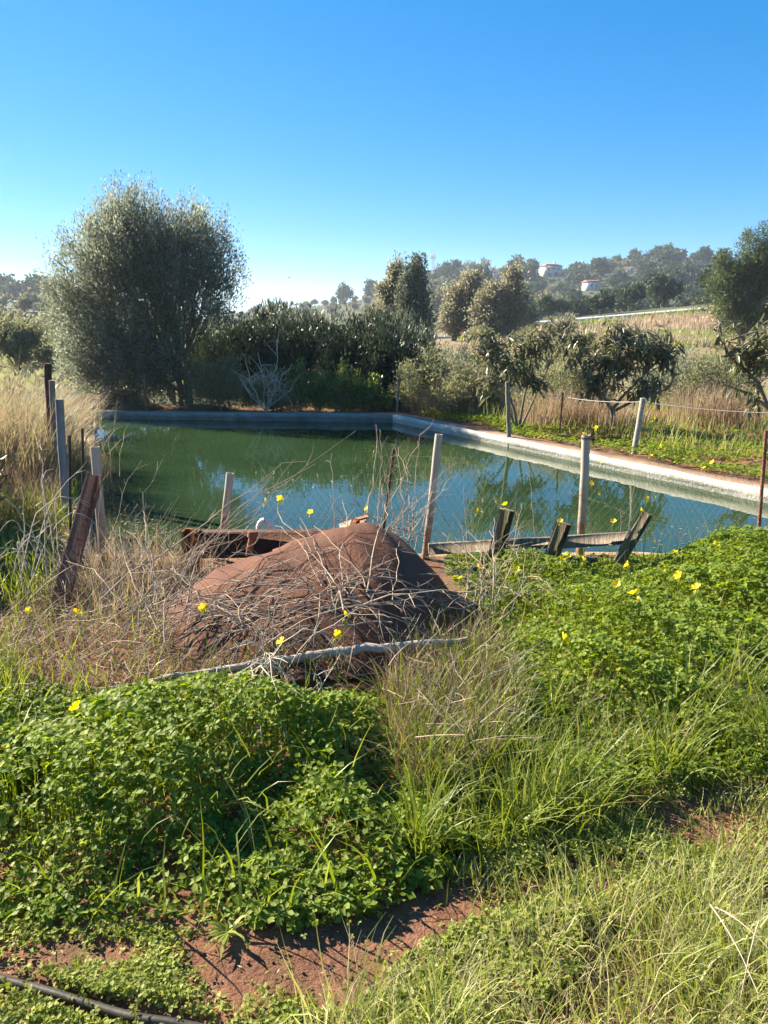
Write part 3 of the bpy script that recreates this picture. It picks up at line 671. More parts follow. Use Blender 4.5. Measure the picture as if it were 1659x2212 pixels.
# ------------------------------------------------------------------ far buildings, mast, palm, rails
def place(dx, y, lift=0): p = hill_pt(dx, y); p[2] += lift; return p
def house(base, w_, d_, h, label, wallm, roofm, kind='hip', rz=0, wins=(), group=None, name='house', hsc=1.0):
    r = thing(name, base, label, 'house', group); r.rotation_euler = (0, 0, rz); r.scale = (hsc,) * 3
    mb = MB(); box(mb, (0, 0, h / 2 - .75), (w_, d_, h + 1.5)); mb.build('wall', wallm, r)
    mb = MB(); o = .5; H = h + .02; rh = w_ * .16
    if kind == 'hip':
        V = [[-w_ / 2 - o, -d_ / 2 - o, H], [w_ / 2 + o, -d_ / 2 - o, H], [w_ / 2 + o, d_ / 2 + o, H], [-w_ / 2 - o, d_ / 2 + o, H], [-w_ * .18, 0, H + rh], [w_ * .18, 0, H + rh]]
        mb.add(V, [[0, 1, 5, 4], [2, 3, 4, 5], [3, 2, 1, 0]]); mb.add(V, [[1, 2, 5], [3, 0, 4]])
    else:
        V = [[-w_ / 2 - o, -d_ / 2 - o, H], [w_ / 2 + o, -d_ / 2 - o, H], [w_ / 2 + o, d_ / 2 + o, H], [-w_ / 2 - o, d_ / 2 + o, H], [-w_ / 2 - o, 0, H + rh], [w_ / 2 + o, 0, H + rh]]
        mb.add(V, [[0, 1, 5, 4], [2, 3, 4, 5], [3, 2, 1, 0]]); mb.add(V, [[1, 2, 5], [3, 0, 4]])
    ro = mb.build('roof', roofm, r)
    for (x, z, ww, hh) in wins:
        mb = MB(); box(mb, (x, -d_ / 2 - .03, z), (ww, .16, hh)); mb.build('window', M['glass'], r)
    return r, ro
h1, _ = house(place(1186, HOUSES[0][2], .2), 8.6, 7, 4.8, 'cream two-storey villa alone on the hilltop next to the palm', M['cream'], M['tile'], 'hip', .25,
      [(-2.6, 3.4, 1, 1.1), (-.2, 3.4, 1, 1.1), (2.4, 3.4, 1, 1.1), (-2.4, 1.2, 1.1, 1.3), (1.2, 1.2, 1.8, 1.6)], 'houses on the far hill')
mb = MB(); box(mb, (2.2, .6, 6.15), (.8, .8, 1.5)); mb.build('chimney', M['cream'], h1)
house(place(1275, HOUSES[1][2], .3), 6.4, 5, 3.2, 'white house with red tiled roof halfway down the wooded hill', M['white'], M['tile'], 'gable', .35, [(-1.4, 1.7, .8, 1.0), (1.3, 1.7, .8, 1.0)], 'houses on the far hill', hsc=.78)
mb = MB()
house(place(1356, HOUSES[2][2], .2), 5.6, 5, 2.6, 'small cream house almost hidden by trees near the summit', M['cream'], M['tile'], 'gable', -.3, [(-1, 1.4, .8, .9), (1, 1.4, .8, .9)], 'houses on the far hill', hsc=.75)
house(place(1072, HOUSES[3][2], .4), 4.2, 4, 1.8, 'small white building peeping out above the tan eucalyptus', M['white'], M['white'], 'hip', .1, [(0, 1.1, .8, .8)], 'houses on the far hill')
# low pale wall by the villa
mb = MB(); c = place(1215, HOUSES[0][2] + 3, .2); box(mb, (0, 0, .5), (22, .4, 1.6)); o = mb.build('garden_wall', M['cream']); o.location = tuple(c)
tag(o, 'low pale garden wall running along the ridge under the villa', 'wall')
# lattice radio mast
mbase = place(934, 330, -.5); top = at(937, 545, 330); Hm = top[2] - mbase[2]
rm = thing('radio_mast', mbase, 'grey lattice radio mast rising from the far hill', 'mast')
mb = MB(); s0, s1 = .85, .45
def leg(k, z): a = k * 2 * math.pi / 3 + .4; s = s0 + (s1 - s0) * z / Hm; return np.array([math.cos(a) * s, math.sin(a) * s, z])
for k in range(3): tube(mb, [leg(k, 0), leg(k, Hm)], .09, 5)
nb = 14
for i in range(nb):
    for k in range(3):
        tube(mb, [leg(k, Hm * i / nb), leg((k + 1) % 3, Hm * (i + 1) / nb)], .05, 4); tube(mb, [leg(k, Hm * i / nb), leg((k + 1) % 3, Hm * i / nb)], .045, 4)
mb.build('lattice', M['steel'], rm)
for k in range(3):
    a = k * 2 * math.pi / 3 + .4; mb = MB(); box(mb, (math.cos(a) * .95, math.sin(a) * .95, Hm - 1.6), (.35, .35, 2.2)); mb.build('antenna', M['white'], rm)
mb = MB(); tube(mb, [(0, 0, Hm - .3), (0, 0, Hm + 2.2)], .05, 4); mb.build('lightning_rod', M['steel'], rm)
# palms
def palm(base, h, r, label):
    t_ = thing('palm_tree', base, label, 'palm', 'palms on the far skyline')
    mb = MB(); tube(mb, [(0, 0, -.3), (.05 * h, 0, h * .5), (.02 * h, 0, h)], [h * .035, h * .028, h * .025], 7); mb.build('trunk', M['bark'], t_)
    mb = MB(); n = 60; d = nrm(np.stack([rng.normal(size=n), rng.normal(size=n), rng.normal(.3, .6, n)], -1))
    scatter(mb, [[0, 0, 0], [.13, .5, .08], [0, 1, -.12], [-.13, .5, .08]], QUAD_F, np.tile([.02 * h, 0, h], (n, 1)), frame(d, np.tile([0, 0, 1.0], (n, 1)) + .01), r * rng.uniform(.8, 1.1, n))
    mb.build('crown', M['hillleaf'], t_)
palm(place(1157, 378, -.5), 5.6, 1.5, 'slender palm on the skyline beside the cream villa')
palm(place(631, 360, -.3), 2.6, 1.5, 'short palm on the low ridge between olive and lone pine')
def vnoise0(q): return (np.sin(q[:, 0] * .5 + q[:, 1] * .21) + np.sin(q[:, 1] * .45 + 1.3 + q[:, 0] * .1) + np.sin(q[:, 0] * .23 - q[:, 1] * .37)) / 3
# road on the embankment with guardrail
GR0, GR1 = at(1150, 696, 78), at(1525, 665, 74)
def road_pt(f): return GR0 + (GR1 - GR0) * f
mb = MB(); N = 20
V = []
for i in range(N + 1):
    p = GR0 + (GR1 - GR0) * (-.9 + 2.6 * i / N); V += [[p[0], p[1] + .6, p[2] - .78], [p[0], p[1] + 7.6, p[2] - .78]]
i = np.arange(N); mb.add(V, np.stack([2 * i, 2 * i + 2, 2 * i + 3, 2 * i + 1], -1))
V = []
for i in range(N + 1):
    p = GR0 + (GR1 - GR0) * (-.9 + 2.6 * i / N); V += [[p[0], p[1] - .7, p[2] - .95], [p[0], p[1] + .6, p[2] - .782], [p[0], p[1] - 14, p[2] - 3.0]]
mb2 = MB(); mb2.add(V, np.concatenate([np.stack([3 * np.arange(N), 3 * np.arange(N) + 3, 3 * np.arange(N) + 4, 3 * np.arange(N) + 1], -1), np.stack([3 * np.arange(N) + 2, 3 * np.arange(N) + 5, 3 * np.arange(N) + 3, 3 * np.arange(N)], -1)]))
tag(mb.build('road', M['asphalt']), kind='structure')
tag(mb2.build('embankment', M['bankground'], smooth=False), kind='structure')
q = np.stack([rng.uniform(6, 42, 9000), rng.uniform(44, 73, 9000)], -1)
emf = lambda x: GR0[2] + (GR1[2] - GR0[2]) * (x - GR0[0]) / (GR1[0] - GR0[0])
ez = np.maximum(emf(q[:, 0]) - .95 - np.clip((GR0[1] - .7 - q[:, 1]) / 13.3, 0, 9) * 2.05, gh(q[:, 0], q[:, 1])) - .05
for nm, mt, sel, lab in (('straw_grass', 'straw', vnoise0(q) > -.1, 'tan dry grass over the road embankment'), ('slope_grass', 'grass', vnoise0(q) < -.28, 'green patches of grass on the road embankment'), ('slope_scrub', 'eucal', np.abs(vnoise0(q) + .2) < .1, 'low brown scrub on the road embankment')):
    P = np.stack([q[sel, 0], q[sel, 1], ez[sel]], -1); n = len(P); mb = MB()
    blades(mb, P, rng.uniform(0, 6.28, n), rng.uniform(.25, .7, n), rng.uniform(.05, .1, n), rng.uniform(.2, 1.2, n), 2); tag(mb.build(nm, M[mt]), lab, 'grass', kind='stuff')
gr = thing('guardrail', GR0, 'long pale steel guardrail along the road embankment', 'guardrail')
prof = [(.30, .04), (.0, .0), (-.14, -.10), (-.02, -.20), (.03, -.25), (-.16, -.36), (-.02, -.5)]  # deep top flange added to the rail profile to catch the sun
V = []; ns = 40
for i in range(ns + 1):
    p = (GR1 - GR0) * i / ns
    for u, z in prof: V.append([p[0], p[1] + u - .1, p[2] + z])
k = len(prof); a = np.arange(ns)[:, None] * k; b_ = np.arange(k - 1)[None]
mb = MB(); mb.add(V, np.stack([a + b_, a + b_ + 1, a + k + b_ + 1, a + k + b_], -1).reshape(-1, 4)); mb.build('rail', M['guard'], gr)
post = None
for i in range(15):
    p = (GR1 - GR0) * (i + .3) / 14.7
    if post is None:
        mb = MB(); box(mb, (0, 0, -.38), (.14, .1, .84)); post = mb.build('rail_post', M['steel'], gr); o = post
    else: o = post.copy(); COL.objects.link(o); o.parent = gr
    o.location = tuple(p)
mb = MB(); V = []
for i in range(2):
    pass
# white road barriers glimpsed through the eucalyptus
for (x0, x1, y0, y1, Y, lab) in ((938, 1005, 735, 742, 64, 'white two-rail road barrier low beside the grey-green eucalyptus'), (1005, 1065, 708, 702, 70, 'white road barrier glimpsed under the widest tan eucalyptus')):
    p0, p1 = at(x0, y0, Y), at(x1, y1, Y + 2); t_ = thing('road_barrier', p0, lab, 'barrier', 'white road barriers')
    dv = p1 - p0; L = np.linalg.norm(dv); ang = math.atan2(dv[1], dv[0]); rot = Matrix.Rotation(ang, 3, 'Z')
    for zz in (0.25, -.45):
        mb = MB(); box(mb, dv / 2 + np.array([0, 0, zz]), (L, .16, .42), np.array(rot)); mb.build('rail', M['white'], t_)
    for f in (.03, .35, .68, .97):
        mb = MB(); box(mb, dv * f + np.array([0, .16, -.5]), (.16, .14, 2.0)); mb.build('rail_post', M['guard'], t_)
# field hut
hb = at(91, 676, 108); hb[2] = float(lhill_z(hb[0] / hb[1], hb[1]))
hut = thing('field_hut', hb, 'small open-fronted white hut on the terraced field', 'hut'); hut.scale = (.6, .6, .6)
mb = MB(); box(mb, (0, 0, 1.95), (3.0, 2.4, .14)); mb.build('roof', M['white'], hut)
mb = MB(); box(mb, (0, 1.0, .9), (2.7, .12, 2.0)); mb.build('back_wall', M['darktwig'], hut)
for x in (-1.35, 0.2, 1.35):
    mb = MB(); box(mb, (x, -1.1, .9), (.14, .14, 1.96)); mb.build('hut_post', M['white'], hut)
mb = MB(); box(mb, (-2.3, 0, .6), (.7, .7, .8), bev=.1); o = mb.build('water_tank', M['white']); o.location = tuple(hb); tag(o, 'small white cube tank beside the open-fronted hut', 'tank')
# bird
bp_ = at(625, 600, 60); mb = MB()
tube(mb, [(-.14, 0, 0), (-.05, 0, .01), (.08, 0, 0), (.16, 0, .01)], [.008, .04, .035, .005], 6)
mb.add([[-.04, .02, .02], [.06, .02, .02], [.03, .2, .1], [-.03, .38, .04], [-.06, .19, .09]], [[0, 1, 2, 3, 4]]); mb.add([[-.04, -.02, .02], [.06, -.02, .02], [.03, -.2, .1], [-.03, -.38, .04], [-.06, -.19, .09]], [[4, 3, 2, 1, 0]])
o = mb.build('flying_bird', M['darktwig']); o.location = tuple(bp_); o.scale = (.6, .6, .6); o.rotation_euler = (0, 0, .6); tag(o, 'tiny dark bird flying in the open sky beside the olive tree', 'bird')

# ------------------------------------------------------------------ posts, fences, wire
def pole(name, dx0, dy0, dx1, dy1, Y, r, label, mat, group=None, cat='fence post', hollow=False, Y1=None):
    p1 = at(dx0, dy0, Y if Y1 is None else Y1); p0 = at(dx1, dy1, Y)
    d = p1 - p0; base = p0 - nrm(d) * max(.12, (p0[2] + .2) / max(nrm(d)[2], .3)); L = p1 - base
    mb = MB(); n = 9; t_ = np.linspace(0, 1, n)[:, None]
    P = L * t_; P[1:-1] += rng.normal(0, r * .06, (n - 2, 3))
    tube(mb, P, r, 14 if r > .012 else 7, not hollow)
    if hollow:
        tube(mb, np.array([L * 1.0, L - nrm(L) * .12]), r * .82, 14, False)
        A = nrm(np.cross(nrm(L), [0, 0, 1.0] if abs(nrm(L)[2]) < .9 else [1.0, 0, 0])); B = np.cross(nrm(L), A)
        th = np.arange(14) * 2 * math.pi / 14; ring = np.cos(th)[:, None] * A + np.sin(th)[:, None] * B
        j = np.arange(14); mb.add(np.concatenate([L + ring * r, L + ring * r * .82]), np.stack([j, (j + 1) % 14, 14 + (j + 1) % 14, 14 + j], -1))
    o = mb.build(name, mat, smooth=True, loc=None); o.location = tuple(base)
    return tag(o, label, cat, group)
PG = 'rusting pipe posts along the near bank'
pole('pipe_post', 205, 965, 229, 1250, 4.9, .031, 'rusting pipe post with the leaning plank against it', M['pipe'], PG, hollow=True)
pole('pipe_post', 497, 1022, 478, 1190, 5.05, .027, 'short rusting pipe post behind the rusty beam', M['pipe'], PG, hollow=True)
pole('pipe_post', 948, 938, 922, 1172, 5.05, .026, 'leaning rusted pipe post just beyond the brown mound', M['pipe'], PG, hollow=True)
pole('pipe_post', 1266, 940, 1256, 1152, 5.2, .03, 'upright pipe post with a collar, behind the wooden fence', M['pipe'], PG, hollow=True)
mb = MB(); c0 = at(1266, 944, 5.2); tube(mb, [c0 - [0, 0, .012], c0 + [0, 0, .0]], .036, 14)
o = mb.build('pipe_collar', M['rust']); 
pp = [q for q in bpy.data.objects if q.get('label', '').startswith('upright pipe post')][0]
o.parent = pp; o.location = -pp.location
RG = 'thin iron stakes'
pole('iron_stake', 851, 970, 832, 1115, 5.1, .011, 'thin dark iron stake leaning behind the mound top', M['rustdark'], RG, 'stake')
pole('iron_stake', 1655, 930, 1639, 1145, 5.6, .014, 'rusty ribbed stake by the end of the white wall', M['rust'], RG, 'stake')
pole('iron_stake', 312, 818, 318, 892, 13.6, .03, 'brown stake on the far wall in front of the olive tree', M['rust'], RG, 'stake')
pole('iron_stake', 862, 810, 857, 900, 13.2, .022, 'grey stake at the far corner of the pond', M['greywood'], RG, 'stake')
pole('iron_stake', 1216, 848, 1208, 945, 10.6, .014, 'thin brown stake between the two pale fence posts', M['rust'], RG, 'stake')
WG = 'posts of the wire fence beside the white wall'
pole('fence_post', 1096, 825, 1099, 940, 10.3, .03, 'upright pale post carrying the wire near the many-stemmed loquat', M['greywood'], WG)
pole('fence_post', 1389, 860, 1371, 968, 9.3, .034, 'slanting pale post carrying the wire before the wide loquat', M['palewood'], WG)
LG = 'old posts in the tall dry grass'
pole('grass_post', 103, 785, 112, 960, 7.4, .036, 'tallest brown post standing in the dry grass', M['rustdark'], LG)
pole('grass_post', 112, 822, 118, 970, 7.2, .028, 'grey post touching the tallest brown one', M['greywood'], LG)
o = pole('square_post', 128, 862, 138, 1040, 6.2, .034, 'blue-grey post at the pond edge of the dry grass', M['concrete'], LG)
for dx, y0, y1, lab in ((150, 940, 1110, 'black rod standing at the pond edge beside the blue-grey post'), (178, 925, 1100, 'black rod at the pond edge close to the pipe post')):
    pole('iron_stake', dx, y0, dx + 2, y1, 5.7, .011, lab, M['hose'], RG, 'stake')
# wire along the right fence
mb = MB(); pts = [at(1096, 836, 10.3), at(1216, 857, 10.6), at(1387, 868, 9.3), at(1700, 893, 8.4)]
for a_, b_ in zip(pts[:-1], pts[1:]): twig(mb, a_, b_, .0042, -.03, .0, 9, 4, r1=.0042)
tag(mb.build('fence_wire', M['galvwire']), 'single strand of wire strung past the loquats', 'wire')
# chicken wire on the near fence
def hexmesh(p0, p1, h, label, cell=.055, sagtop=0):
    d = p1 - p0; L = np.linalg.norm(d[:2]); nx = int(L / cell); nz = int(h / (cell * .8)); mb = MB()
    n_ = np.array([-d[1], d[0], 0]) / L
    def pt(i, j):
        u = (i + (.5 if j % 2 else 0)) / nx
        p = p0 + d * u; bow = .03 * math.sin(u * 9 + j * .35) + .02 * math.sin(u * 23)
        return p + np.array([0, 0, h * j / nz - .05 * math.sin(u * math.pi) * j / nz]) + n_ * bow
    for j in range(nz):
        for i in range(nx):
            a0 = pt(i, j); k1 = pt(i, j + 1); k2 = pt(i + (1 if j % 2 else -1), j + 1)
            if rng.uniform() < .97: tube(mb, [a0, k1], .0008, 3, False)
            if 0 <= i + (1 if j % 2 else -1) and rng.uniform() < .97: tube(mb, [a0, k2], .0008, 3, False)
    o = mb.build('wire_netting', M['wire']); return tag(o, label, 'wire netting', 'wire netting panels along the near bank')
zb = .02
q = [at(229, 1250, 4.95), at(478, 1190, 5.1), at(924, 1160, 5.1), at(1257, 1150, 5.25), at(1640, 1140, 5.62)]
for p in q: p[2] = zb
hexmesh(q[0], q[1], .42, 'wire netting between the leaning plank and the short pipe post')
hexmesh(q[1], q[2], .50, 'wire netting behind the mound top and the white bent pipe')
hexmesh(q[2], q[3], .62, 'wire netting between the leaning and the collared pipe posts')
hexmesh(q[3], q[4], .55, 'wire netting from the collared post to the rusty ribbed stake')

# broken wooden fence
def board(mb, p0, p1, wd, th, face=(0, -1, 0), wav=.0):
    p0 = np.asarray(p0); p1 = np.asarray(p1); ax = nrm(p1 - p0); f = np.asarray(face, float); f = nrm(f - ax * f.dot(ax)); r = np.cross(ax, f)
    rot = np.stack([r, f, ax], -1); box(mb, (p0 + p1) / 2, (wd, th, np.linalg.norm(p1 - p0)), rot, bev=.004)
wf0 = at(1160, 1200, 4.75); wf0[2] = 0
wf = thing('wooden_fence', wf0, 'broken grey wooden fence of tilting boards in the clover', 'fence')
def wb(name, p0, p1, wd, th, face=(.1, -1, 0)):
    mb = MB(); board(mb, np.asarray(p0) - wf0, np.asarray(p1) - wf0, wd, th, face); return mb.build(name, M['greywood'], wf)
wb('board', at(1062, 1235, 4.7), at(1096, 1100, 4.7), .10, .03)
wb('board', at(1178, 1240, 4.72), at(1219, 1129, 4.72), .10, .03)
wb('board', at(1335, 1215, 4.85), at(1398, 1108, 4.85), .085, .03)
wb('rail', at(925, 1186, 4.75), at(1205, 1170, 4.78), .08, .026)
wb('rail', at(1200, 1172, 4.80), at(1372, 1160, 4.90), .09, .026)
wb('rail', at(1120, 1232, 4.76), at(1290, 1206, 4.83), .05, .026)
# rusty beam with post and peg
rb0 = at(420, 1235, 4.75)
rbm = thing('rusty_beam', rb0, 'rusted steel beam and stub post between pond and brown mound', 'beam')
mb = MB(); a_, b_ = at(424, 1163, 4.75) - rb0, at(815, 1160, 4.75) - rb0
for (off, s_) in (((0, 0, -.03), (.17, .012)), ((0, -.03, .055), (.012, .07)), ((0, -.03, -.115), (.012, .07))):
    board(mb, a_ + off, b_ + off, s_[0], s_[1], (0, -1, 0))
mb.build('beam', M['rustdark'], rbm)
mb = MB(); a_, b_ = at(412, 1290, 4.72) - rb0, at(416, 1142, 4.72) - rb0
board(mb, a_, b_, .10, .012); board(mb, a_ + [-.05, -.03, 0], b_ + [-.05, -.03, 0], .012, .07); board(mb, a_ + [.05, -.03, 0], b_ + [.05, -.03, 0], .012, .07); mb.build('post', M['rust'], rbm)
mb = MB(); tube(mb, [at(537, 1200, 4.55) - rb0, at(545, 1158, 4.55) - rb0], .022, 10); tube(mb, [at(545, 1160, 4.55) - rb0, at(546, 1147, 4.55) - rb0], [.034, .03], 8); mb.build('peg', M['rust'], rbm)
# leaning plank
mb = MB(); p0, p1 = at(118, 1345, 4.0), at(206, 1028, 4.78); board(mb, p0, p1, .10, .035, (.15, -1, .25)); board(mb, p0 + [-.052, .03, 0], p1 + [-.052, .03, 0], .012, .09, (.15, -1, .25))
o = mb.build('leaning_plank', M['plankwood'], loc=p0); tag(o, 'reddish-brown plank leaning against the pipe post at the pond edge', 'plank')
# white bent pipe
mb = MB(); th = np.linspace(-.25, math.pi + .25, 20); c = at(573, 1143, 4.85)
P = np.stack([.043 * np.cos(th), np.zeros(20), .062 * np.sin(th)], -1); P = np.concatenate([[P[0] - [0, 0, .3]], P, [P[-1] - [0, 0, .3]]])
tube(mb, P, .02 + .0025 * (np.arange(22) % 2), 10); o = mb.build('bent_pipe', M['whiteplastic']); o.location = tuple(c); tag(o, 'white bent plastic pipe arching up behind the rusty beam', 'pipe')

# ------------------------------------------------------------------ the brown mound
MC = np.array([-.22, 4.05])
def mound_h(x, y):
    u = x - MC[0]; v = y - MC[1]
    rx = np.where(u < 0, 1.14, .64); ry = np.where(v < 0, .85, .75)
    q = np.sqrt((u / rx) ** 2 + (v / ry) ** 2)
    prof = np.where(u < 0, .50 * np.clip(1 - q, 0, 1) ** .92, .50 * np.sqrt(np.clip(1 - q ** 1.7, 0, 1)))
    ct = u / (np.hypot(u, v) + 1e-6)
    p = 1.32 + .75 * sstep(ct, -.1, .8) ; gg = .97 - .1 * sstep(ct, .0, .8)
    q0 = np.sqrt(q * q + .003) - .03
    h = .52 * np.clip(1 - q0 ** p, 0, 2) ** gg
    h = h + .02 * np.sin(5 * u + 3 * v) * np.clip(1 - q, 0, 1) + .012 * np.sin(13 * u - 7 * v) * np.clip(1 - q, 0, 1)
    return h, q
nu, nv = 90, 60
TH, RR = np.meshgrid(np.linspace(0, 2 * math.pi, nu), np.linspace(0, 1, nv))
ux = np.cos(TH) * RR; uy = np.sin(TH) * RR
mx = MC[0] + ux * np.where(ux < 0, 1.14, .64); my = MC[1] + uy * np.where(uy < 0, .85, .75)
mh, mq = mound_h(mx, my)
dent = .010 * np.sin(9 * mx + 4) * np.sin(11 * my) + .006 * np.sin(27 * mx + 13 * my)
gm = gridmesh(mx, my, mh + dent - .03)
o = gm.build('brown_mound', M['mound'], smooth=True, loc=(MC[0], MC[1], 0))
tag(o, 'smooth reddish-brown mound under dry brambles at the pond edge', 'mound')
# lower stub of the same brown stuff sticking out below the pale pole
mb = MB(); c0 = at(640, 1500, 3.05); c1 = at(650, 1440, 3.35)
tube(mb, [c0, (c0 + c1) / 2 + [0, 0, .01], c1], [.075, .082, .09], 16); o = mb.build('clay_pipe_stub', M['mound'], loc=c0, smooth=True); tag(o, 'short brown pipe stub under the pale pole at the mound foot', 'pipe')
# weathered board lying on the ridge and loose pieces
mb = MB(); p0, p1 = at(590, 1196, 4.2), at(790, 1130, 4.25); p0[2] += .005; board(mb, p0, p1, .045, .02, (0, -.5, 1)); o = mb.build('ridge_board', M['plankwood'], loc=p0); tag(o, 'narrow weathered board lying up the ridge of the mound', 'board')
mb = MB(); p0 = at(735, 1140, 4.25); board(mb, p0, at(790, 1122, 4.3), .05, .03, (0, -.6, 1)); o = mb.build('wood_chunk', M['greywood'], loc=p0); tag(o, 'pale chunk of wood on the very top of the mound', 'wood')
mb = MB(); p0 = at(752, 1165, 4.2); board(mb, p0, at(770, 1122, 4.2), .05, .012, (-.4, -1, 0)); board(mb, at(770, 1122, 4.2), at(795, 1116, 4.25), .03, .012, (0, -.3, 1)); o = mb.build('rusty_bracket', M['rust'], loc=p0); tag(o, 'small bent rusty bracket at the mound top', 'bracket')
# pale pole along the mound foot
mb = MB(); pts = [at(215, 1490, 3.05), at(420, 1456, 3.12), at(600, 1425, 3.2), at(760, 1406, 3.24), at(900, 1393, 3.26), at(1010, 1380, 3.3)]
P = np.array(pts); tt = np.linspace(0, 5, 26); P = np.stack([np.interp(tt, range(6), P[:, k]) for k in range(3)], -1); P[1:-1] += rng.normal(0, .005, (24, 3))
tube(mb, P, np.interp(tt, range(6), [.010, .015, .021, .023, .019, .012]) * rng.uniform(.93, 1.07, 26), 10); o = mb.build('pale_pole', M['palewood'], loc=pts[0], smooth=True); tag(o, 'long pale weathered pole lying along the foot of the mound', 'pole')
# black hose
pts = [at(-60, 2085, 1.52), gz(0, 2108, .0), gz(80, 2120, .01), gz(150, 2138, .015), gz(230, 2163, .015), gz(290, 2183, .012), gz(380, 2206, .0), gz(470, 2232, -.01)]
pts[0] = gz(-80, 2090, -.01); P = np.array(pts); tt = np.linspace(0, len(pts) - 1, 40); P = np.stack([np.interp(tt, range(len(pts)), P[:, k]) for k in range(3)], -1)
for _ in range(3): P[1:-1] = (P[:-2] + P[1:-1] * 2 + P[2:]) / 4
P[:, 2] = np.maximum(gh(P[:, 0], P[:, 1]), -.03) + .016
for _ in range(4): P[1:-1, 2] = np.maximum((P[:-2, 2] + P[1:-1, 2] * 2 + P[2:, 2]) / 4, gh(P[1:-1, 0], P[1:-1, 1]) + .012)
mb = MB(); tube(mb, P, .012, 12); HOSE = P.copy(); o = mb.build('black_hose', M['hose'], smooth=True, loc=P[0]); tag(o, 'black irrigation hose lying across the low weeds by the path', 'hose')

# ------------------------------------------------------------------ brambles
def stem_pts(c, n, spread, toward, arch, height): pass
def bramble(name, c, targets, n, r, label, matk, jit=.12, arch=.12, side=5, sl=.14, group='dry brambles over the mound', cat='bramble', kink=.035):
    mb = MB(); c = np.asarray(c, float)
    for i in range(n):
        tg = targets[i % len(targets)]; p0 = c + rng.normal(0, .14, 3) * [1, .8, .25]; p0[2] = max(p0[2], .0); p1 = np.asarray(tg) + rng.normal(0, jit, 3) * [1, 1, .6]
        p1[2] = max(p1[2], .03)
        twig(mb, p0, p1, r * rng.uniform(.6, 1.2), arch * rng.uniform(.2, 1.5), kink, 10, 4, side=side, sl=sl)
    o = mb.build(name, M[matk], loc=c); return tag(o, label, cat, group)
def on_mound(dx, dy, Y, lift=.04):
    p = at(dx, dy, Y); return p + [0, 0, 0]
bramble('dry_bramble', at(735, 1290, 3.5), [at(400, 1340, 3.4), at(520, 1220, 3.7), at(880, 1180, 3.9), at(990, 1300, 3.6), at(560, 1400, 3.2), at(900, 1420, 3.25), at(740, 1130, 4.2), at(620, 1160, 4.1)], 44, .0042, 'dry bramble radiating from the middle of the mound', 'twig', arch=.05)
bramble('dry_bramble', at(330, 1330, 3.6), [at(640, 1000, 4.3), at(560, 1090, 4.2), at(480, 1180, 4.0), at(700, 1200, 3.9), at(260, 1180, 4.0), at(420, 1260, 3.7), at(760, 1260, 3.6), at(340, 1120, 4.2)], 34, .004, 'dry bramble with long stems reaching over the water from the mound foot', 'twig', arch=.06)
bramble('dry_bramble', at(1065, 1290, 3.9), [at(1000, 1150, 4.2), at(900, 1200, 4.0), at(1180, 1160, 4.2), at(1120, 1210, 4.0), at(850, 1300, 3.7), at(1230, 1270, 3.8), at(960, 1350, 3.6), at(1060, 1120, 4.2)], 34, .0038, 'dry bramble at the shaded end of the mound beside the clover', 'twig', arch=.06)
bramble('dry_bramble', at(560, 1450, 3.05), [at(520, 1600, 2.6), at(600, 1690, 2.45), at(640, 1620, 2.6), at(700, 1560, 2.7), at(560, 1740, 2.4), at(480, 1540, 2.8), at(900, 1400, 3.15), at(780, 1440, 3.05)], 15, .0032, 'dry bramble drooping over the clover below the pale pole', 'paletwig', arch=.14)
bramble('dry_bramble', at(835, 1170, 4.5), [at(770, 1010, 4.6), at(830, 940, 4.7), at(880, 1050, 4.6), at(760, 1100, 4.5), at(930, 1100, 4.6), at(1000, 1180, 4.4), at(700, 1180, 4.3), at(860, 930, 4.7), at(960, 1040, 4.6), at(900, 990, 4.65)], 40, .0034, 'thin dry bramble fanning up over the water from the mound top', 'twig', arch=.03, sl=.12)
bramble('dry_bramble', at(520, 1330, 3.35), [at(330, 1400, 3.2), at(400, 1260, 3.6), at(650, 1330, 3.4), at(820, 1330, 3.4), at(450, 1440, 3.1), at(700, 1420, 3.15)], 34, .0034, 'low tangled bramble on the sunlit face of the mound', 'twig', arch=.07)
bramble('dry_bramble', at(250, 1300, 4.2), [at(120, 1180, 4.4), at(330, 1020, 4.6), at(290, 1130, 4.5), at(380, 1090, 4.6), at(200, 1200, 4.3), at(440, 1150, 4.5)], 16, .0034, 'dry bramble behind the leaning plank at the water', 'twig', arch=.05)
bramble('dead_weed', at(100, 1330, 4.3), [at(20, 1190, 4.4), at(60, 1060, 4.5), at(110, 1010, 4.6), at(150, 1040, 4.5), at(10, 1250, 4.3), at(140, 1120, 4.4), at(60, 1200, 4.3), at(200, 1090, 4.5)], 13, .005, 'pale arching dead weed on the dark bank beside the plank', 'paletwig', arch=.22, side=4, sl=.12, group='dead weeds', cat='weed')
bramble('dead_weed', at(1010, 1560, 2.9), [at(900, 1650, 2.6), at(1120, 1420, 3.1), at(1040, 1420, 3.1), at(960, 1420, 3.1), at(950, 1700, 2.5), at(1150, 1500, 2.9)], 13, .003, 'stiff dead weed among dead grass between the two clover banks', 'paletwig', arch=.02, side=2, sl=.08, group='dead weeds', cat='weed')
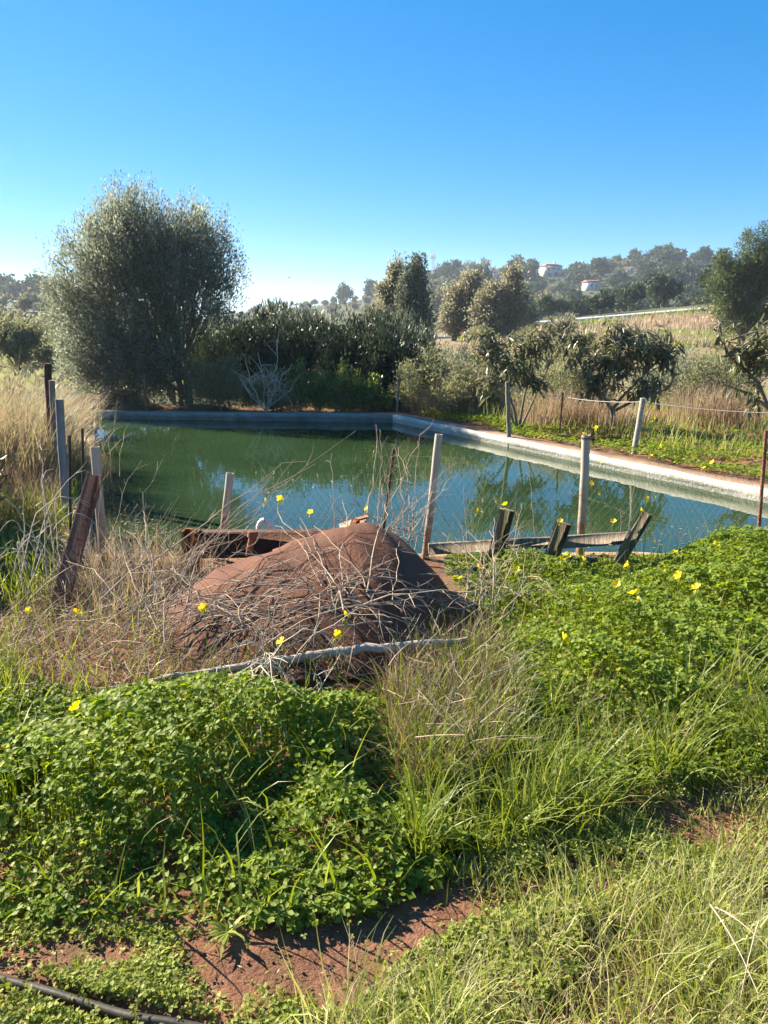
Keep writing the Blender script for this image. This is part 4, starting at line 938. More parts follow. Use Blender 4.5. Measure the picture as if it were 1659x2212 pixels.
# loose stalks
SG = 'loose dry stalks'
for (x0, y0, Y0, x1, y1, Y1, r, lab) in ((1160, 1262, 3.7, 1335, 1395, 3.3, .004, 'straight grey stick slanting across the sunny clover bank'), (895, 1655, 2.5, 990, 1615, 2.6, .005, 'short pale stalk at the edge of the foreground clover'),
        (1145, 1700, 2.35, 1340, 1640, 2.5, .004, 'long thin stalk lying across the green grass'), (1350, 1640, 2.5, 1500, 1570, 2.7, .004, 'thin stalk in the grass near the sunny path end'), (1535, 1955, 1.6, 1640, 2150, 1.3, .005, 'pale dry stalk leaning down through the pale grass'),
        (1545, 1960, 1.62, 1670, 2060, 1.45, .004, 'pale dry stalk crossing the leaning one in the pale grass'), (1640, 1990, 1.5, 1600, 2160, 1.3, .004, 'upright bleached stalk in the pale grass'), (715, 1590, 2.7, 775, 1577, 2.72, .004, 'short white stalk resting on the clover under the stub'),
        (1095, 1410, 3.2, 1140, 1440, 3.15, .006, 'crooked pale twig on the clover edge'), (935, 1800, 2.1, 985, 1690, 2.3, .004, 'tan stalk in the dead grass')):
    mb = MB(); p0 = at(x0, y0, Y0); twig(mb, p0, at(x1, y1, Y1), r * .5, .015, .006, 8, 5, side=1, sl=.05); o = mb.build('dry_stalk', M['twig'], loc=p0); tag(o, lab, 'stalk', SG)
# thin upright weeds before the water
for dx, y0, y1, Y, lab in ((1130, 1180, 1080, 4.9, 'thin green weed stalk rising beside the first fence board'), (1010, 1180, 1060, 5.0, 'thin weed stalk in front of the netting near the leaning pipe post'), (1345, 1190, 1100, 5.0, 'thin weed stalk by the last fence board'), (1160, 1190, 1000, 5.0, 'tall thin dry weed between the two pipe posts'), (1355, 1180, 1050, 5.15, 'pale cane standing in the water beyond the fence')):
    p0 = at(dx, y0, Y); p0[2] = max(p0[2], 0); mb = MB(); twig(mb, p0 - [0, 0, .1], at(dx + rng.uniform(-25, 25), y1, Y), .0035, .0, .02, 9, 4, side=4, sl=.08); o = mb.build('weed_stalk', M['twig'], loc=p0); tag(o, lab, 'weed', 'thin weed stalks at the water')

# ------------------------------------------------------------------ ground cover
def in_poly(P, poly):
    x, y = P[:, 0], P[:, 1]; r = np.zeros(len(P), bool); n = len(poly)
    for i in range(n):
        (x1, y1), (x2, y2) = poly[i], poly[(i + 1) % n]
        c = ((y1 > y) != (y2 > y)) & (x < (x2 - x1) * (y - y1) / (y2 - y1 + 1e-12) + x1); r ^= c
    return r
def gp(dx, dy): return tuple(gz(dx, dy, 0)[:2])
def vnoise(x, y, s, seed=0):
    return (np.sin(x * s * 1.7 + seed) + np.sin(y * s * 2.1 + seed * 2.3 + x * s) + np.sin((x - y) * s * 1.1 + seed * 1.7) + np.sin(x * s * 3.3 + y * s * 2.7 + seed)) / 4
def samp(n, poly, dens=None):
    P = np.array(poly); lo, hi = P.min(0), P.max(0); out = []; got = 0
    for _ in range(60):
        q = rng.uniform(lo, hi, (n, 2)); q = q[in_poly(q, poly)]
        if dens is not None: q = q[rng.uniform(size=len(q)) < dens(q[:, 0], q[:, 1])]
        out.append(q); got += len(q)
        if got >= n: break
    return np.concatenate(out)[:n]
def clover(name, poly, n, hfun, size, label, mat, tilt=.45, dens=None, stems=True, low=.35):
    q = samp(n, poly, dens); h = hfun(q[:, 0], q[:, 1]); g_ = gh(q[:, 0], q[:, 1])
    z = g_ + h * (1 - (1 - low) * rng.uniform(0, 1, n if len(q) == n else len(q)) ** 2.2)
    P = np.stack([q[:, 0], q[:, 1], z], -1); nrmv = nrm(np.stack([rng.normal(-.12, tilt, len(q)), rng.normal(-.1, tilt, len(q)), np.ones(len(q))], -1))
    fwd = nrm(np.cross(nrmv, rng.normal(size=nrmv.shape))); r = np.cross(fwd, nrmv)
    sz_ = size * rng.uniform(.5, 1.2, len(q)) * (1 + .25 * vnoise(q[:, 0], q[:, 1], 2.3, 7))
    mb = MB(); scatter(mb, CL_V, CL_F, P, np.stack([r, fwd, nrmv], -1), sz_)
    if stems:
        k = rng.permutation(len(q))[:len(q) // 3]; b0 = P[k].copy(); b0[:, 2] = g_[k]
        b0[:, :2] += rng.normal(0, .02, (len(k), 2)); d = P[k] - b0; s = np.tile([.0013, 0, 0], (len(k), 1))
        V = np.stack([b0 - s, b0 + s, P[k] + s * .7, P[k] - s * .7], 1); mb.add(V.reshape(-1, 3), (np.arange(4)[None] + 4 * np.arange(len(k))[:, None]))
    return tag(mb.build(name, mat), label, 'clover', kind='stuff')
# foreground clump
def edge(x, y, poly, wd):
    P = np.array(poly); d = np.full(len(x), 9.)
    for i in range(len(P)):
        a, b = P[i], P[(i + 1) % len(P)]; ab = b - a; t_ = np.clip(((x - a[0]) * ab[0] + (y - a[1]) * ab[1]) / (ab @ ab), 0, 1)
        d = np.minimum(d, np.hypot(x - a[0] - ab[0] * t_, y - a[1] - ab[1] * t_))
    return sstep(d, 0, wd)
FPOLY = [gp(-250, 1980), gp(120, 1985), gp(420, 1990), gp(640, 2010), gp(820, 1960), gp(960, 1890), gp(960, 1760), gp(930, 1620), gp(860, 1510), gp(560, 1475), gp(400, 1470), gp(200, 1500), gp(-100, 1440), gp(-450, 1400)]
HOL = [(600, 1740, .17, .16), (520, 1850, .14, .10), (820, 1720, .10, .14), (300, 1900, .08, .08), (700, 1880, .10, .07)]
def hollow(x, y):
    k = np.ones(len(x))
    for dx, dy, rx, ry in HOL:
        p = gp(dx, dy); k *= 1 - .85 * np.exp(-(((x - p[0]) / rx) ** 2 + ((y - p[1]) / ry) ** 2))
    return k
def fh(x, y): return .015 + hollow(x, y) * (.02 + .22 * edge(x, y, FPOLY, .55)) * (1 + .45 * vnoise(x, y, 3.6, 1)) + .025 * np.abs(vnoise(x, y, 14, 3))
clover('clover_patch', FPOLY, 12500, fh, .027, 'dense clover clump in front of the mound and above the red path', M['clover'], dens=lambda x, y: np.clip(.62 + .55 * vnoise(x, y, 6, 5), .12, 1))
BPOLY = [gp(1010, 1330), gp(1000, 1420), gp(1080, 1560), gp(1300, 1640), gp(1700, 1650), gp(1900, 1500), (4.6, 5.1), (3.6, 5.25), (2.2, 5.15), (1.2, 5.12), (.45, 5.12), (.42, 4.7), gp(1010, 1280)]
def bh(x, y): return np.maximum(.03, (.04 + .19 * edge(x, y, BPOLY, .5)) * (1 + .55 * vnoise(x, y, 3.3, 2)) + .03 * np.abs(vnoise(x, y, 11, 6)) - .10 * sstep(y, 3.9, 4.6) * (1 - sstep(x, 1.75, 2.3)))
clover('clover_patch', BPOLY, 24000, bh, .025, 'sunny clover bank beside the wooden fence', M['clover'], dens=lambda x, y: .8 + .2 * vnoise(x, y, 3, 9), stems=True)
# low weeds on and beside the path
PPOLY = [gp(-200, 2260), gp(-300, 1990), gp(200, 1985), gp(640, 2000), gp(880, 1930), gp(1000, 1830), gp(1400, 1720), gp(1750, 1660), gp(1850, 1850), gp(1350, 1960), gp(1050, 2040), gp(820, 2120), gp(640, 2240), gp(400, 2300)]
SOIL = [(560, 2040, .20), (700, 2090, .20), (780, 2020, .16), (940, 1930, .20), (1060, 1900, .16), (1600, 1740, .22), (1500, 1770, .14), (120, 2050, .10), (250, 2050, .08), (1180, 1890, .07), (1330, 1850, .06), (860, 1985, .12)]
def soilmask(x, y):
    hd_ = np.min(np.hypot(x[:, None] - HOSE[None, :, 0], y[:, None] - HOSE[None, :, 1] + .0), axis=1)
    m_ = np.where(hd_ < .035, .04, 1.0)
    for dx, dy, rr in SOIL:
        p = gp(dx, dy); m_ *= 1 - np.clip(1.5 * np.exp(-(((x - p[0]) / rr) ** 2 + ((y - p[1]) / (rr * .6)) ** 2)), 0, .985)
    return m_
clover('weed_cover', PPOLY, 10500, lambda x, y: .010 + .045 * (np.clip(vnoise(x, y, 5, 4), -.6, 1) + .6), .0145, 'low weeds creeping over the red earth path', M['weed'], tilt=.6, dens=lambda x, y: np.clip(.5 + .8 * vnoise(x, y, 7, 4), .03, 1) * soilmask(x, y), stems=False, low=.1)
P_ = None
# field scrub on the open ground to the left, and bits on the path
q = np.stack([rng.uniform(-62, -2, 42000), 16 + 84 * rng.uniform(0, 1, 42000) ** 1.5], -1); q = q[(q[:, 0] > -.72 * q[:, 1]) & (q[:, 0] < -.16 * q[:, 1])]
zz = np.where(q[:, 1] > 53, np.maximum(lhill_z(q[:, 0] / q[:, 1], q[:, 1]), gh(q[:, 0], q[:, 1])), gh(q[:, 0], q[:, 1]))
hn = .1 + .5 * np.clip(np.sin(q[:, 0] * .9 + q[:, 1] * .35) + np.sin(q[:, 1] * .6 - q[:, 0] * .3), 0, 2); sc_ = .12 + q[:, 1] * .006
P = np.stack([q[:, 0], q[:, 1], zz + hn * rng.uniform(0, 1, len(q))], -1); mb = MB(); fd = rng.normal(size=(len(q), 3)); fd[:, 2] = np.abs(fd[:, 2]) + .3
scatter(mb, QUAD_V(.25), QUAD_F, P, frame(fd), sc_ * rng.uniform(.7, 1.5, len(q)))
tag(mb.build('field_scrub', M['scrub']), 'low olive-green scrub covering the field beyond the dry grass', 'scrub', kind='stuff')
q = samp(420, PPOLY); mb = MB(); OV = np.array([[1, 0, 0], [0, 1, 0], [-1, 0, 0], [0, -1, 0], [0, 0, 1], [0, 0, -1]]); OF = [[0, 1, 4], [1, 2, 4], [2, 3, 4], [3, 0, 4], [1, 0, 5], [2, 1, 5], [3, 2, 5], [0, 3, 5]]
for x, y in q: mb.add(OV * rng.uniform(.5, 1.1, (6, 1)) * [1, .8, .6] * (.003 + .009 * rng.uniform() ** 3) + [x, y, float(gh(x, y)) + .002], OF)
tag(mb.build('pebbles', M['soil'], smooth=True), 'small clods and pebbles on the red path', 'pebbles', kind='stuff')
q = samp(700, PPOLY); P = np.stack([q[:, 0], q[:, 1], gh(q[:, 0], q[:, 1]) + .006], -1); fd = rng.normal(size=(700, 3)) * [1, 1, .2]
mb = MB(); scatter(mb, QUAD_V(.12), QUAD_F, P, frame(fd), rng.uniform(.006, .022, 700)); tag(mb.build('leaf_litter', M['straw']), 'dead straw and leaf bits on the red path', 'litter', kind='stuff')
# dandelion-like rosette
rz0 = gz(492, 2012, .01); n = 20; a = rng.uniform(0, 6.28, n)
mb = MB(); blades(mb, np.tile(rz0, (n, 1)), a, rng.uniform(.05, .10, n), rng.uniform(.012, .02, n), rng.uniform(.2, .8, n), 5, lean=rng.uniform(.8, 1.3, n))
o = mb.build('weed_rosette', M['weed'], loc=rz0); tag(o, 'flat grey-green thistle rosette on the red earth path', 'weed')

# grass
def grass(name, poly, n, H, W, bend, mat, label, dens=None, lean=.15, zoff=0, headmean=None, cat='grass', seg=4):
    q = samp(n, poly, dens); n = len(q)
    b = np.stack([q[:, 0], q[:, 1], gh(q[:, 0], q[:, 1]) + zoff], -1)
    hd = rng.uniform(0, 6.28, n) if headmean is None else rng.normal(headmean, .8, n)
    mb = MB(); blades(mb, b, hd, rng.uniform(*H, n), rng.uniform(*W, n), rng.uniform(*bend, n), seg, lean=np.abs(rng.normal(lean, .15, n)))
    return tag(mb.build(name, mat), label, cat, kind='stuff')
def tufts(name, poly, nt_, per, H, W, bend, mat, label, rad=.05, dens=None, lean=.15):
    c = samp(nt_, poly, dens); nt_ = len(c); k = rng.poisson(per, nt_) + 6; ci = np.repeat(np.arange(nt_), k); n = len(ci)
    rs = rad * rng.uniform(.5, 1.6, nt_); o_ = rng.normal(size=(n, 2)) * rs[ci][:, None]; q = c[ci] + o_
    b = np.stack([q[:, 0], q[:, 1], gh(q[:, 0], q[:, 1])], -1); hs_ = rng.uniform(.6, 1.25, nt_)
    ld = rng.uniform(0, 6.28, nt_); hd = np.where(rng.uniform(size=n) < .65, np.arctan2(o_[:, 1], o_[:, 0]) + rng.normal(0, .5, n), ld[ci] + rng.normal(0, .6, n))
    mb = MB(); blades(mb, b, hd, rng.uniform(*H, n) * hs_[ci], rng.uniform(*W, n), rng.uniform(*bend, n), 4, lean=np.abs(rng.normal(lean, .15, n)))
    return tag(mb.build(name, mat), label, 'grass', kind='stuff')
GPOLY = [gp(660, 2290), gp(740, 2190), gp(900, 2090), gp(1100, 2010), gp(1330, 1930), gp(1700, 1825), gp(2100, 1830), gp(2300, 2300), gp(1500, 2600), gp(800, 2500)]
tufts('pale_grass', GPOLY, 80, 55, (.10, .25), (.0025, .0055), (.3, 1.8), M['palegrass'], 'tufts of pale sunlit grass on the near side of the path')
grass('pale_grass', GPOLY, 5200, (.04, .13), (.0025, .005), (.3, 1.6), M['palegrass'], 'pale sunlit grass on the near side of the path', dens=lambda x, y: .6 + .4 * vnoise(x, y, 6, 3))
clover('weed_cover', [gp(700, 2230), gp(900, 2040), gp(1080, 1960), gp(1250, 1930), gp(1250, 2100), gp(1050, 2280)], 1500, lambda x, y: .05 + .04 * vnoise(x, y, 6, 1), .016, 'light green clover at the edge of the pale grass', M['weed'])
MPOLY = [gp(910, 1860), gp(880, 1640), gp(1000, 1440), gp(1200, 1520), gp(1659, 1480), gp(1900, 1540), gp(1800, 1660), gp(1400, 1725), gp(1150, 1800)]
tufts('green_grass', MPOLY, 62, 48, (.14, .36), (.0035, .0075), (.3, 1.9), M['grass'], 'tufts of long green grass between the path and the clover bank')
tufts('dead_grass', MPOLY, 18, 32, (.12, .30), (.002, .004), (.2, 2.0), M['deadbrown'], 'dead tufts among the long green grass')
clover('clover_patch', MPOLY, 5500, lambda x, y: .03 + .07 * (1 + vnoise(x, y, 5, 2)), .018, 'small clover under the long green grass', M['clover'], dens=lambda x, y: np.clip(.5 + .6 * vnoise(x, y, 5, 1), .1, 1))
grass('green_grass', MPOLY, 1900, (.08, .24), (.003, .007), (.3, 1.7), M['grass'], 'long green grass between the path and the clover bank', dens=lambda x, y: .6 + .4 * vnoise(x, y, 5, 8))
grass('green_grass', FPOLY, 420, (.18, .36), (.005, .010), (.3, 1.5), M['grass'], 'long green grass blades poking through the clover clump')
grass('green_grass', BPOLY, 800, (.2, .36), (.003, .006), (.1, .8), M['grass'], 'long green grass stems in the sunny clover bank')
DPOLY = [gp(860, 1700), gp(820, 1520), gp(880, 1430), gp(1060, 1400), gp(1120, 1500), gp(1080, 1640), gp(980, 1720)]
grass('dead_grass', DPOLY, 2600, (.12, .32), (.002, .005), (.1, 1.4), M['deadbrown'], 'dead brown grass between the clover clump and the green bank')
DP2 = [gp(-250, 1520), gp(200, 1520), gp(430, 1480), gp(880, 1450), gp(900, 1400), gp(420, 1430), gp(330, 1330), gp(420, 1250), gp(200, 1230), gp(0, 1330), gp(-300, 1400)]
grass('green_grass', DP2, 700, (.12, .3), (.003, .006), (.2, 1.4), M['grass'], 'green grass among the dead stems at the mound foot')
grass('green_grass', DPOLY, 900, (.15, .34), (.003, .007), (.2, 1.4), M['grass'], 'green grass among the dead brown grass')
grass('dead_grass', DP2, 4200, (.05, .20), (.002, .005), (.3, 2.2), M['deadbrown'], 'dead brown grass round the foot of the mound and plank')
DP3 = [(-.9, 4.7), (-2.1, 5.2), (-2.0, 4.3), (-1.5, 3.7), (-1.3, 4.2)]
grass('dead_grass', DP3, 1100, (.12, .4), (.002, .005), (.1, 1.2), M['straw'], 'tall dead grass at the water edge by the pipe post')
grass('green_grass', [gp(-350, 1640), gp(-350, 1420), gp(40, 1440), gp(60, 1560)], 500, (.2, .4), (.004, .008), (.2, 1.2), M['grass'], 'bright green grass at the sunny edge of the clump')
def tangle(name, poly, n, L, r, mat, label, zmax=.14, dens=None):
    q = samp(n, poly, dens); mb = MB()
    for x, y in q:
        z = float(gh(x, y)) + zmax * rng.uniform() ** 1.6; a = rng.uniform(0, 6.28); el = rng.normal(.25, .45); l = rng.uniform(*L)
        d = np.array([math.cos(a) * math.cos(el), math.sin(a) * math.cos(el), math.sin(el)]) * l; p0 = np.array([x, y, max(z, .0)])
        k = nrm(rng.normal(size=3)) * l * rng.uniform(.03, .16); P = np.array([p0, p0 + d * .35 + k, p0 + d * .7 + k * .8, p0 + d])
        P[:, 2] = np.maximum(P[:, 2], .004); rr = r * rng.uniform(.5, 1.3); tube(mb, P, [rr, rr * .9, rr * .7, rr * .4], 3, False)
    return tag(mb.build(name, mat), label, 'dead stems', kind='stuff')
tangle('tangled_stems', DP2, 900, (.10, .38), .0022, M['twig'], 'tangle of dry stems on the dead grass round the mound foot')
tangle('tangled_stems', DPOLY, 420, (.08, .34), .002, M['twig'], 'tangle of dry stems between the two clover banks', .22)
MPO = [(-1.2, 3.9), (-.6, 3.4), (.2, 3.4), (.5, 3.9), (.3, 4.4), (-.6, 4.3)]
grass('path_grass', [gp(950, 1870), gp(1400, 1740), gp(1750, 1680), gp(1800, 1850), gp(1350, 1950), gp(1050, 2020)], 1100, (.03, .12), (.0025, .005), (.3, 1.6), M['palegrass'], 'short grass creeping over the red path', dens=lambda x, y: np.clip(.4 + .8 * vnoise(x, y, 8, 2), .02, 1))
grass('dry_straw', GPOLY, 2200, (.06, .22), (.0015, .003), (.6, 2.2), M['straw'], 'thin dead straw lying through the pale grass')
# dark bank left of the pool
LPOLY = [(-2.0, 4.2), (-2.3, 5.2), (-3.2, 7.6), (-5.5, 8.5), (-6.5, 5.0), (-3.5, 3.6)]
grass('bank_grass', LPOLY, 8000, (.12, .38), (.005, .010), (.3, 1.6), M['grass'], 'dense dark green grass on the bank beside the plank')
grass('dead_grass', [(-2.6, 5.6), (-3.6, 8.2), (-6.5, 8.4), (-6, 6)], 4500, (.25, .6), (.002, .005), (.2, 1.3), M['deadbrown'], 'brown dead grass under the tall tussocks')
shrub_at('dark_shrub', -395, 5.6, 2.3, 1.3, 'added dark shrub outside the picture edge, placed to shade the bank', M['darkleaf'], 14000, (.10, .16), None, nclus=160, depth=1.3)  # shrub added beyond the frame so its shadow darkens the bank
# tall dry tussocks
TG = 'tall dry grass tussocks at the end of the pond'
for dx, dy, Y, h, n, hd, lab in ((40, 940, 8.2, 1.2, 900, None, 'tall dry tussock at the outer edge of the clump'), (172, 915, 11.3, .62, 330, .0, 'low dry tussock spilling over the end of the far wall'), (85, 930, 8.8, 1.1, 700, .2, 'tall dry tussock behind the old brown posts'), (118, 930, 10.0, .75, 420, .1, 'dry tussock arching towards the far wall from the tall clump'),
                                 (-60, 960, 7.6, 1.25, 700, None, 'tall dry tussock cut by the picture edge'), (80, 960, 7.3, 1.0, 700, .3, 'dry tussock in front of the old posts'), (135, 965, 7.6, .7, 420, -.3, 'dry tussock leaning over the water beside the blue-grey post'), (10, 930, 9.4, 1.25, 700, None, 'tall dry tussock furthest from the water')):
    b = at(dx, dy, Y); b[2] = gh(b[0], b[1]); q = rng.normal(0, .16, (n, 2)); P = np.stack([q[:, 0], q[:, 1], np.zeros(n)], -1)
    ang = np.arctan2(q[:, 1], q[:, 0]) if hd is None else rng.normal(hd, .9, n)
    mb = MB(); blades(mb, P, ang, h * rng.uniform(.4, 1.12, n), rng.uniform(.005, .011, n), rng.uniform(.2, 1.6, n), 5, lean=np.abs(rng.normal(.12, .1, n)))
    o = mb.build('dry_tussock', M['tussock']); o.location = tuple(b); tag(o, lab, 'grass tussock', TG)
# grass and clover beyond the white wall
KP = [tuple(FR + [.35, .2]), tuple(NR + [.4, .1]), (9, 5.6), (9, 9.5), (5, 11), (2, 12.6), (.8, 13.2)]
clover('clover_patch', KP, 15000, lambda x, y: .05 + .09 * (.5 + .5 * vnoise(x, y, 2, 3)), .034, 'bright clover strip along the outer side of the white wall', M['clover'], stems=False, dens=lambda x, y: np.clip(.5 + .7 * vnoise(x, y, 1.6, 3) + .5 * (1 - edge(x, y, [tuple(FR), tuple(NR), (9, 5.6), (9, 12)], 1.2)), .15, 1))
grass('dry_meadow', [(1.3, 12.4), (4, 9.0), (6, 7.5), (10, 7), (11, 16), (2, 16)], 9000, (.12, .40), (.005, .010), (.2, 1.2), M['palegrass'], 'mixed dry and green meadow grass under the loquats', dens=lambda x, y: .55 + .45 * vnoise(x, y, 1.3, 6))
for dx, Y, h, lab in ((1500, 12.2, .7, 'reddish dry tussock between the wide loquat and the bare-limbed loquat'), (1310, 11.6, .65, 'dry straw tussock round the wide loquat trunk'), (1180, 12.0, .7, 'dry straw tussock between the two pale posts'), (1580, 11.8, .75, 'dry tussock behind the bare pale limb'), (1250, 11.9, .6, 'dry straw tussock beside the thin brown stake'), (940, 13.4, .55, 'brownish dry tussock at the far wall corner')):
    b = at(dx, 900, Y); b[2] = gh(b[0], Y); n = 480; q = np.clip(rng.normal(0, .25, (n, 2)), -.42, .42); P = np.stack([q[:, 0], q[:, 1], np.zeros(n)], -1)
    mb = MB(); blades(mb, P, np.arctan2(q[:, 1], q[:, 0]) + rng.normal(0, .6, n), h * rng.uniform(.5, 1.1, n), rng.uniform(.006, .010, n), rng.uniform(.1, .8, n), 4, lean=np.abs(rng.normal(.12, .1, n)))
    o = mb.build('dry_tussock', M['straw'] if dx in (1310, 1500, 1180) else M['deadbrown']); o.location = tuple(b); tag(o, lab, 'grass tussock', 'dry tussocks among the loquats')
# small heap of earth and weeds behind the far wall
for dx, Y, wd, h, lab in ((240, 14.3, 1.0, .3, 'low bank of reddish earth behind the far wall below the olive'),):
    b = at(dx, 890, Y); th, rr = np.meshgrid(np.linspace(0, 6.2832, 40), np.linspace(0, 1, 14)); xx = np.cos(th) * rr * wd; yy = np.sin(th) * rr * .5; zz = h * (1 - rr ** 2) * (1 + .2 * np.sin(xx * 6)) - .05
    o = gridmesh(xx, yy, zz).build('earth_heap', M['soil'], smooth=True); o.location = (b[0], b[1], .04); tag(o, lab, 'earth heap')

# broad-bladed tuft in the hollow of the clump, and debris afloat by the bank
for (dx, dy, n, L, lab) in ((470, 1770, 22, (.16, .34), 'tuft of broad arching grass blades in the dark hollow of the clover clump'), (1100, 1780, 20, (.15, .3), 'tuft of long arching blades at the path edge below the dead grass'), (30, 1640, 26, (.2, .38), 'bright upright grass tuft at the sunny corner of the clump')):
    b = gz(dx, dy, 0); P = rng.normal(0, .02, (n, 3)) * [1, 1, 0]; mb = MB(); blades(mb, P, rng.uniform(0, 6.28, n), rng.uniform(*L, n), rng.uniform(.007, .013, n), rng.uniform(.8, 2.0, n), 7, lean=rng.uniform(.1, .5, n))
    o = mb.build('grass_tuft', M['grass']); o.location = (b[0], b[1], float(gh(b[0], b[1]))); tag(o, lab, 'grass tuft', 'broad-bladed grass tufts')
q = np.concatenate([samp(260, [tuple(NL + [.05, .1]), (-1.2, 5.5), (-2.2, 6.6), (-3.4, 8.4), (-3.35, 8.3)]), samp(160, [(1.0, 5.5), (4.2, 5.6), (3.6, 6.6), (2.0, 6.0)]), samp(90, [tuple(FL + [.2, -.2]), tuple(FR + [-.3, -.2]), (-.5, 12.2), (-4.8, 12.5)])])
P = np.stack([q[:, 0], q[:, 1], np.full(len(q), ZW + .003)], -1); f_ = np.stack([rng.normal(size=len(q)), rng.normal(size=len(q)), np.zeros(len(q))], -1)
mb = MB(); scatter(mb, [[0, 0, 0], [.2, .5, .03], [0, 1, .02], [-.2, .5, .03]], QUAD_F, P, frame(f_, np.tile([.0, .0, 1.0], (len(q), 1))), rng.uniform(.012, .05, len(q)))
tag(mb.build('floating_leaves', M['deadbrown']), 'dead leaves and bits floating along the pond edge', 'debris', kind='stuff')

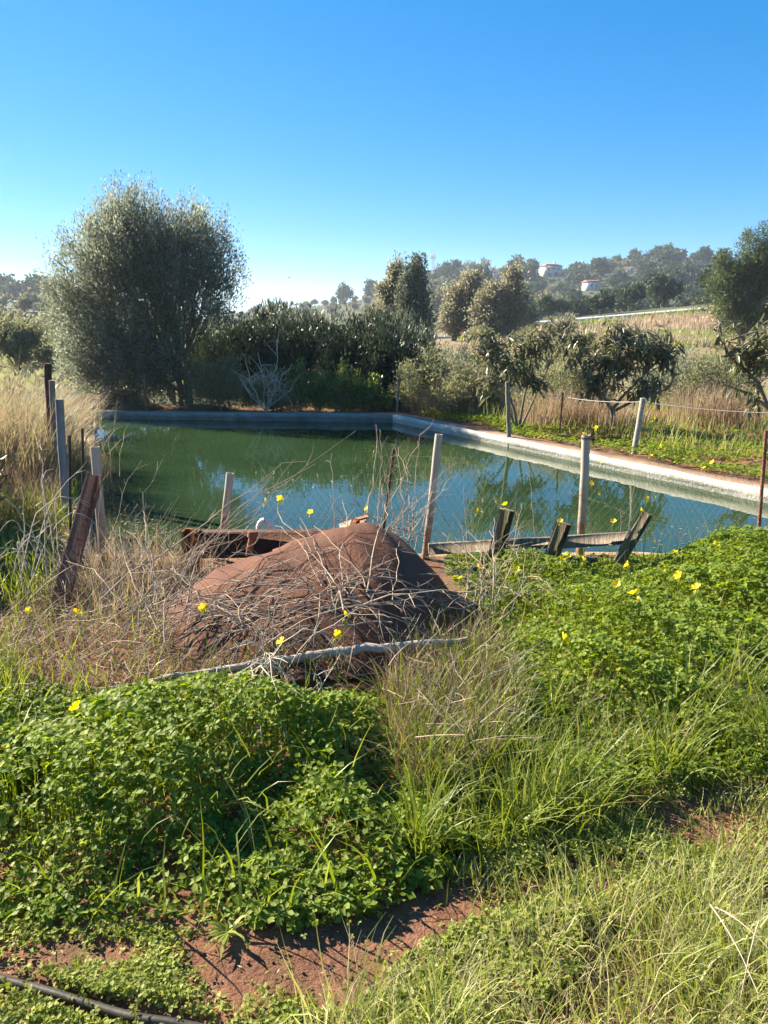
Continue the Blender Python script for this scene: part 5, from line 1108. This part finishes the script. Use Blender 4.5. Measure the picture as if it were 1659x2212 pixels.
# ------------------------------------------------------------------ yellow flowers
def blossom_mesh():
    mb = MB()
    for k in range(5):
        a = k * 2 * math.pi / 5; c, s = math.cos(a), math.sin(a); loc = [[0, .0, 0], [.28, .45, .5], [.42, .95, .72], [0, 1.1, .70], [-.42, .95, .72], [-.28, .45, .5]]
        V = [[c * x - s * y, s * x + c * y, z] for x, y, z in loc]; mb.add(V, [[0, 1, 2, 3], [0, 3, 4, 5]])
    return mb
def bud_mesh():
    mb = MB(); tube(mb, [(0, 0, 0), (0, .25, -.1), (0, .6, -.5), (0, .75, -1.1)], [.05, .13, .16, .03], 6); return mb
BL = BU = None
FGp = 'yellow wood sorrel flowers'
flowers = [  # disp x, disp y, depth, size, label
 (572, 1083, 4.75, .021, 'yellow flower over the water above the white bent pipe'), (603, 1080, 4.75, .025, 'yellow flower over the water just past the white bent pipe'), (671, 1108, 4.7, .019, 'yellow flower over the water near the mound ridge'),
 (793, 1100, 4.7, .017, 'pale yellow flower directly above the mound top'), (1012, 1107, 4.9, .017, 'small yellow flower behind the netting next to the leaning pipe post'), (1030, 1106, 4.9, .02, 'yellow flower behind the fence, second from the leaning pipe post'),
 (1071, 1082, 4.8, .018, 'yellow flower rising beside the first fence board'), (1092, 1091, 4.65, .018, 'yellow flower touching the top of the first fence board'), (1210, 1127, 4.65, .018, 'yellow flower touching the top of the middle fence board'), (1325, 1128, 4.9, .02, 'yellow flower over the rail before the last fence board'), (1384, 1103, 4.8, .018, 'yellow flower at the top of the last fence board'),
 (1117, 1233, 4.0, .021, 'yellow flower in the clover under the first fence board'), (1034, 1226, 4.0, .019, 'yellow flower among twigs at the shaded mound end'), (995, 1250, 3.9, .017, 'yellow flower half hidden at the shaded mound end'), (1226, 1200, 4.3, .02, 'yellow flower just below the middle fence board'), (1212, 1209, 4.25, .02, 'yellow flower left of a twin below the middle fence board'),
 (1260, 1212, 4.2, .022, 'yellow flower in clover below the longest rail'), (1357, 1221, 4.1, .023, 'yellow flower in clover beneath the last fence board'), (1332, 1263, 3.8, .022, 'yellow flower above the largest pair on the sunny bank'), (1368, 1284, 3.6, .026, 'largest yellow flower of the pair on the sunny bank'), (1378, 1299, 3.55, .02, 'lower yellow flower of the pair on the sunny bank'),
 (1468, 1244, 3.9, .024, 'yellow flower standing alone on the far sunny bank'), (1505, 1271, 3.8, .024, 'wide open yellow flower on the sunny bank beyond the pair'), (1546, 1176, 4.5, .019, 'yellow flower on the skyline of the clover bank near the stake'), (1456, 1194, 4.4, .019, 'yellow flower on the clover bank near the water beyond the fence'), (1216, 1382, 3.1, .027, 'big yellow flower with hanging buds low on the sunny bank'),
 (441, 1313, 3.3, .021, 'yellow flower against the sunlit mound'), (745, 1331, 3.1, .021, 'yellow flower against the mound above the pale pole'), (726, 1373, 3.0, .021, 'yellow flower just above the middle of the pale pole'), (609, 1388, 3.0, .021, 'yellow flower over the thick part of the pale pole'),
 (165, 1325, 3.5, .022, 'yellow flower in dead grass at the foot of the leaning plank'), (167, 1530, 2.7, .024, 'yellow flower at the top corner of the foreground clover'), (486, 1690, 2.3, .022, 'yellow flower in the dark hollow of the clover clump'), (443, 1790, 2.1, .022, 'lowest yellow flower of the clover clump'), (8, 1622, 2.4, .022, 'yellow flower cut by the picture edge in bright grass'), (62, 1320, 3.5, .016, 'pale budding flower in the dead grass by the dark bank'),
 (1288, 925, 9.6, .035, 'yellow flower beyond the white wall between stake and slanting post'), (1262, 938, 9.4, .03, 'yellow flower beyond the white wall next to the thin stake'), (1410, 905, 9.3, .035, 'yellow flower in the meadow behind the slanting post'), (1425, 965, 8.6, .035, 'yellow flower beyond the white wall past the slanting post'), (1405, 985, 8.3, .03, 'yellow flower low beyond the wall past the slanting post'), (1300, 1000, 8.2, .02, 'faint yellow flower at the clover strip edge'), (1540, 1000, 8.2, .035, 'yellow flower in the meadow near the rusty ribbed stake'), (1520, 1012, 8.0, .03, 'yellow flower next to the outermost meadow flower'),
]
for i, (dx, dy, Y, sz, lab) in enumerate(flowers):
    hp = at(dx, dy, Y); g0 = float(gh(hp[0], hp[1])); base = np.array([hp[0] + rng.normal(0, .015), hp[1] + rng.normal(0, .02), g0])
    if -1.35 < hp[0] < .48 and 3.2 < hp[1] < 4.8:
        base[2] = max(g0, float(mound_h(np.array(base[0]), np.array(base[1]))[0]) - .03)
    r_ = thing('yellow_flower', base, lab, 'flower', FGp)
    tp = hp - base; mb = MB(); P = np.array([[0, 0, 0], tp * .35 + [rng.normal(0, .012), rng.normal(0, .01), 0], tp * .7 + [rng.normal(0, .012), 0, 0], tp]); tube(mb, P, [.0022, .002, .0018, .0016] if Y < 7 else .003, 5); mb.build('stem', M['stem'], r_)
    if BL is None:
        o = blossom_mesh().build('blossom', M['yellow'], r_); BL = o
    else: o = BL.copy(); COL.objects.link(o); o.parent = r_
    o.location = tuple(tp); o.scale = (sz * (1.05 if Y < 7 else .85),) * 3; o.rotation_euler = (rng.uniform(.2, 1.1), rng.uniform(-.7, .5), rng.uniform(0, 6))
    for k in range(int(rng.integers(1, 4))):
        if BU is None: b2_ = bud_mesh().build('bud', M['bud'], r_); BU = b2_
        else: b2_ = BU.copy(); COL.objects.link(b2_); b2_.parent = r_
        b2_.location = tuple(tp * .96); b2_.scale = (sz * .9,) * 3; b2_.rotation_euler = (0, 0, rng.uniform(0, 6))

# ------------------------------------------------------------------ air
m = bpy.data.materials.new('haze'); m.use_nodes = True; t = m.node_tree; t.nodes.clear()
out = t.nodes.new('ShaderNodeOutputMaterial'); pv = t.nodes.new('ShaderNodeVolumePrincipled')
pv.inputs['Color'].default_value = (.72, .84, 1, 1); pv.inputs['Density'].default_value = HAZE; pv.inputs['Anisotropy'].default_value = .35
t.links.new(pv.outputs[0], out.inputs['Volume'])
mb = MB(); box(mb, (0, 480, 9), (2100, 1120, 66)); tag(mb.build('haze', m), kind='stuff')
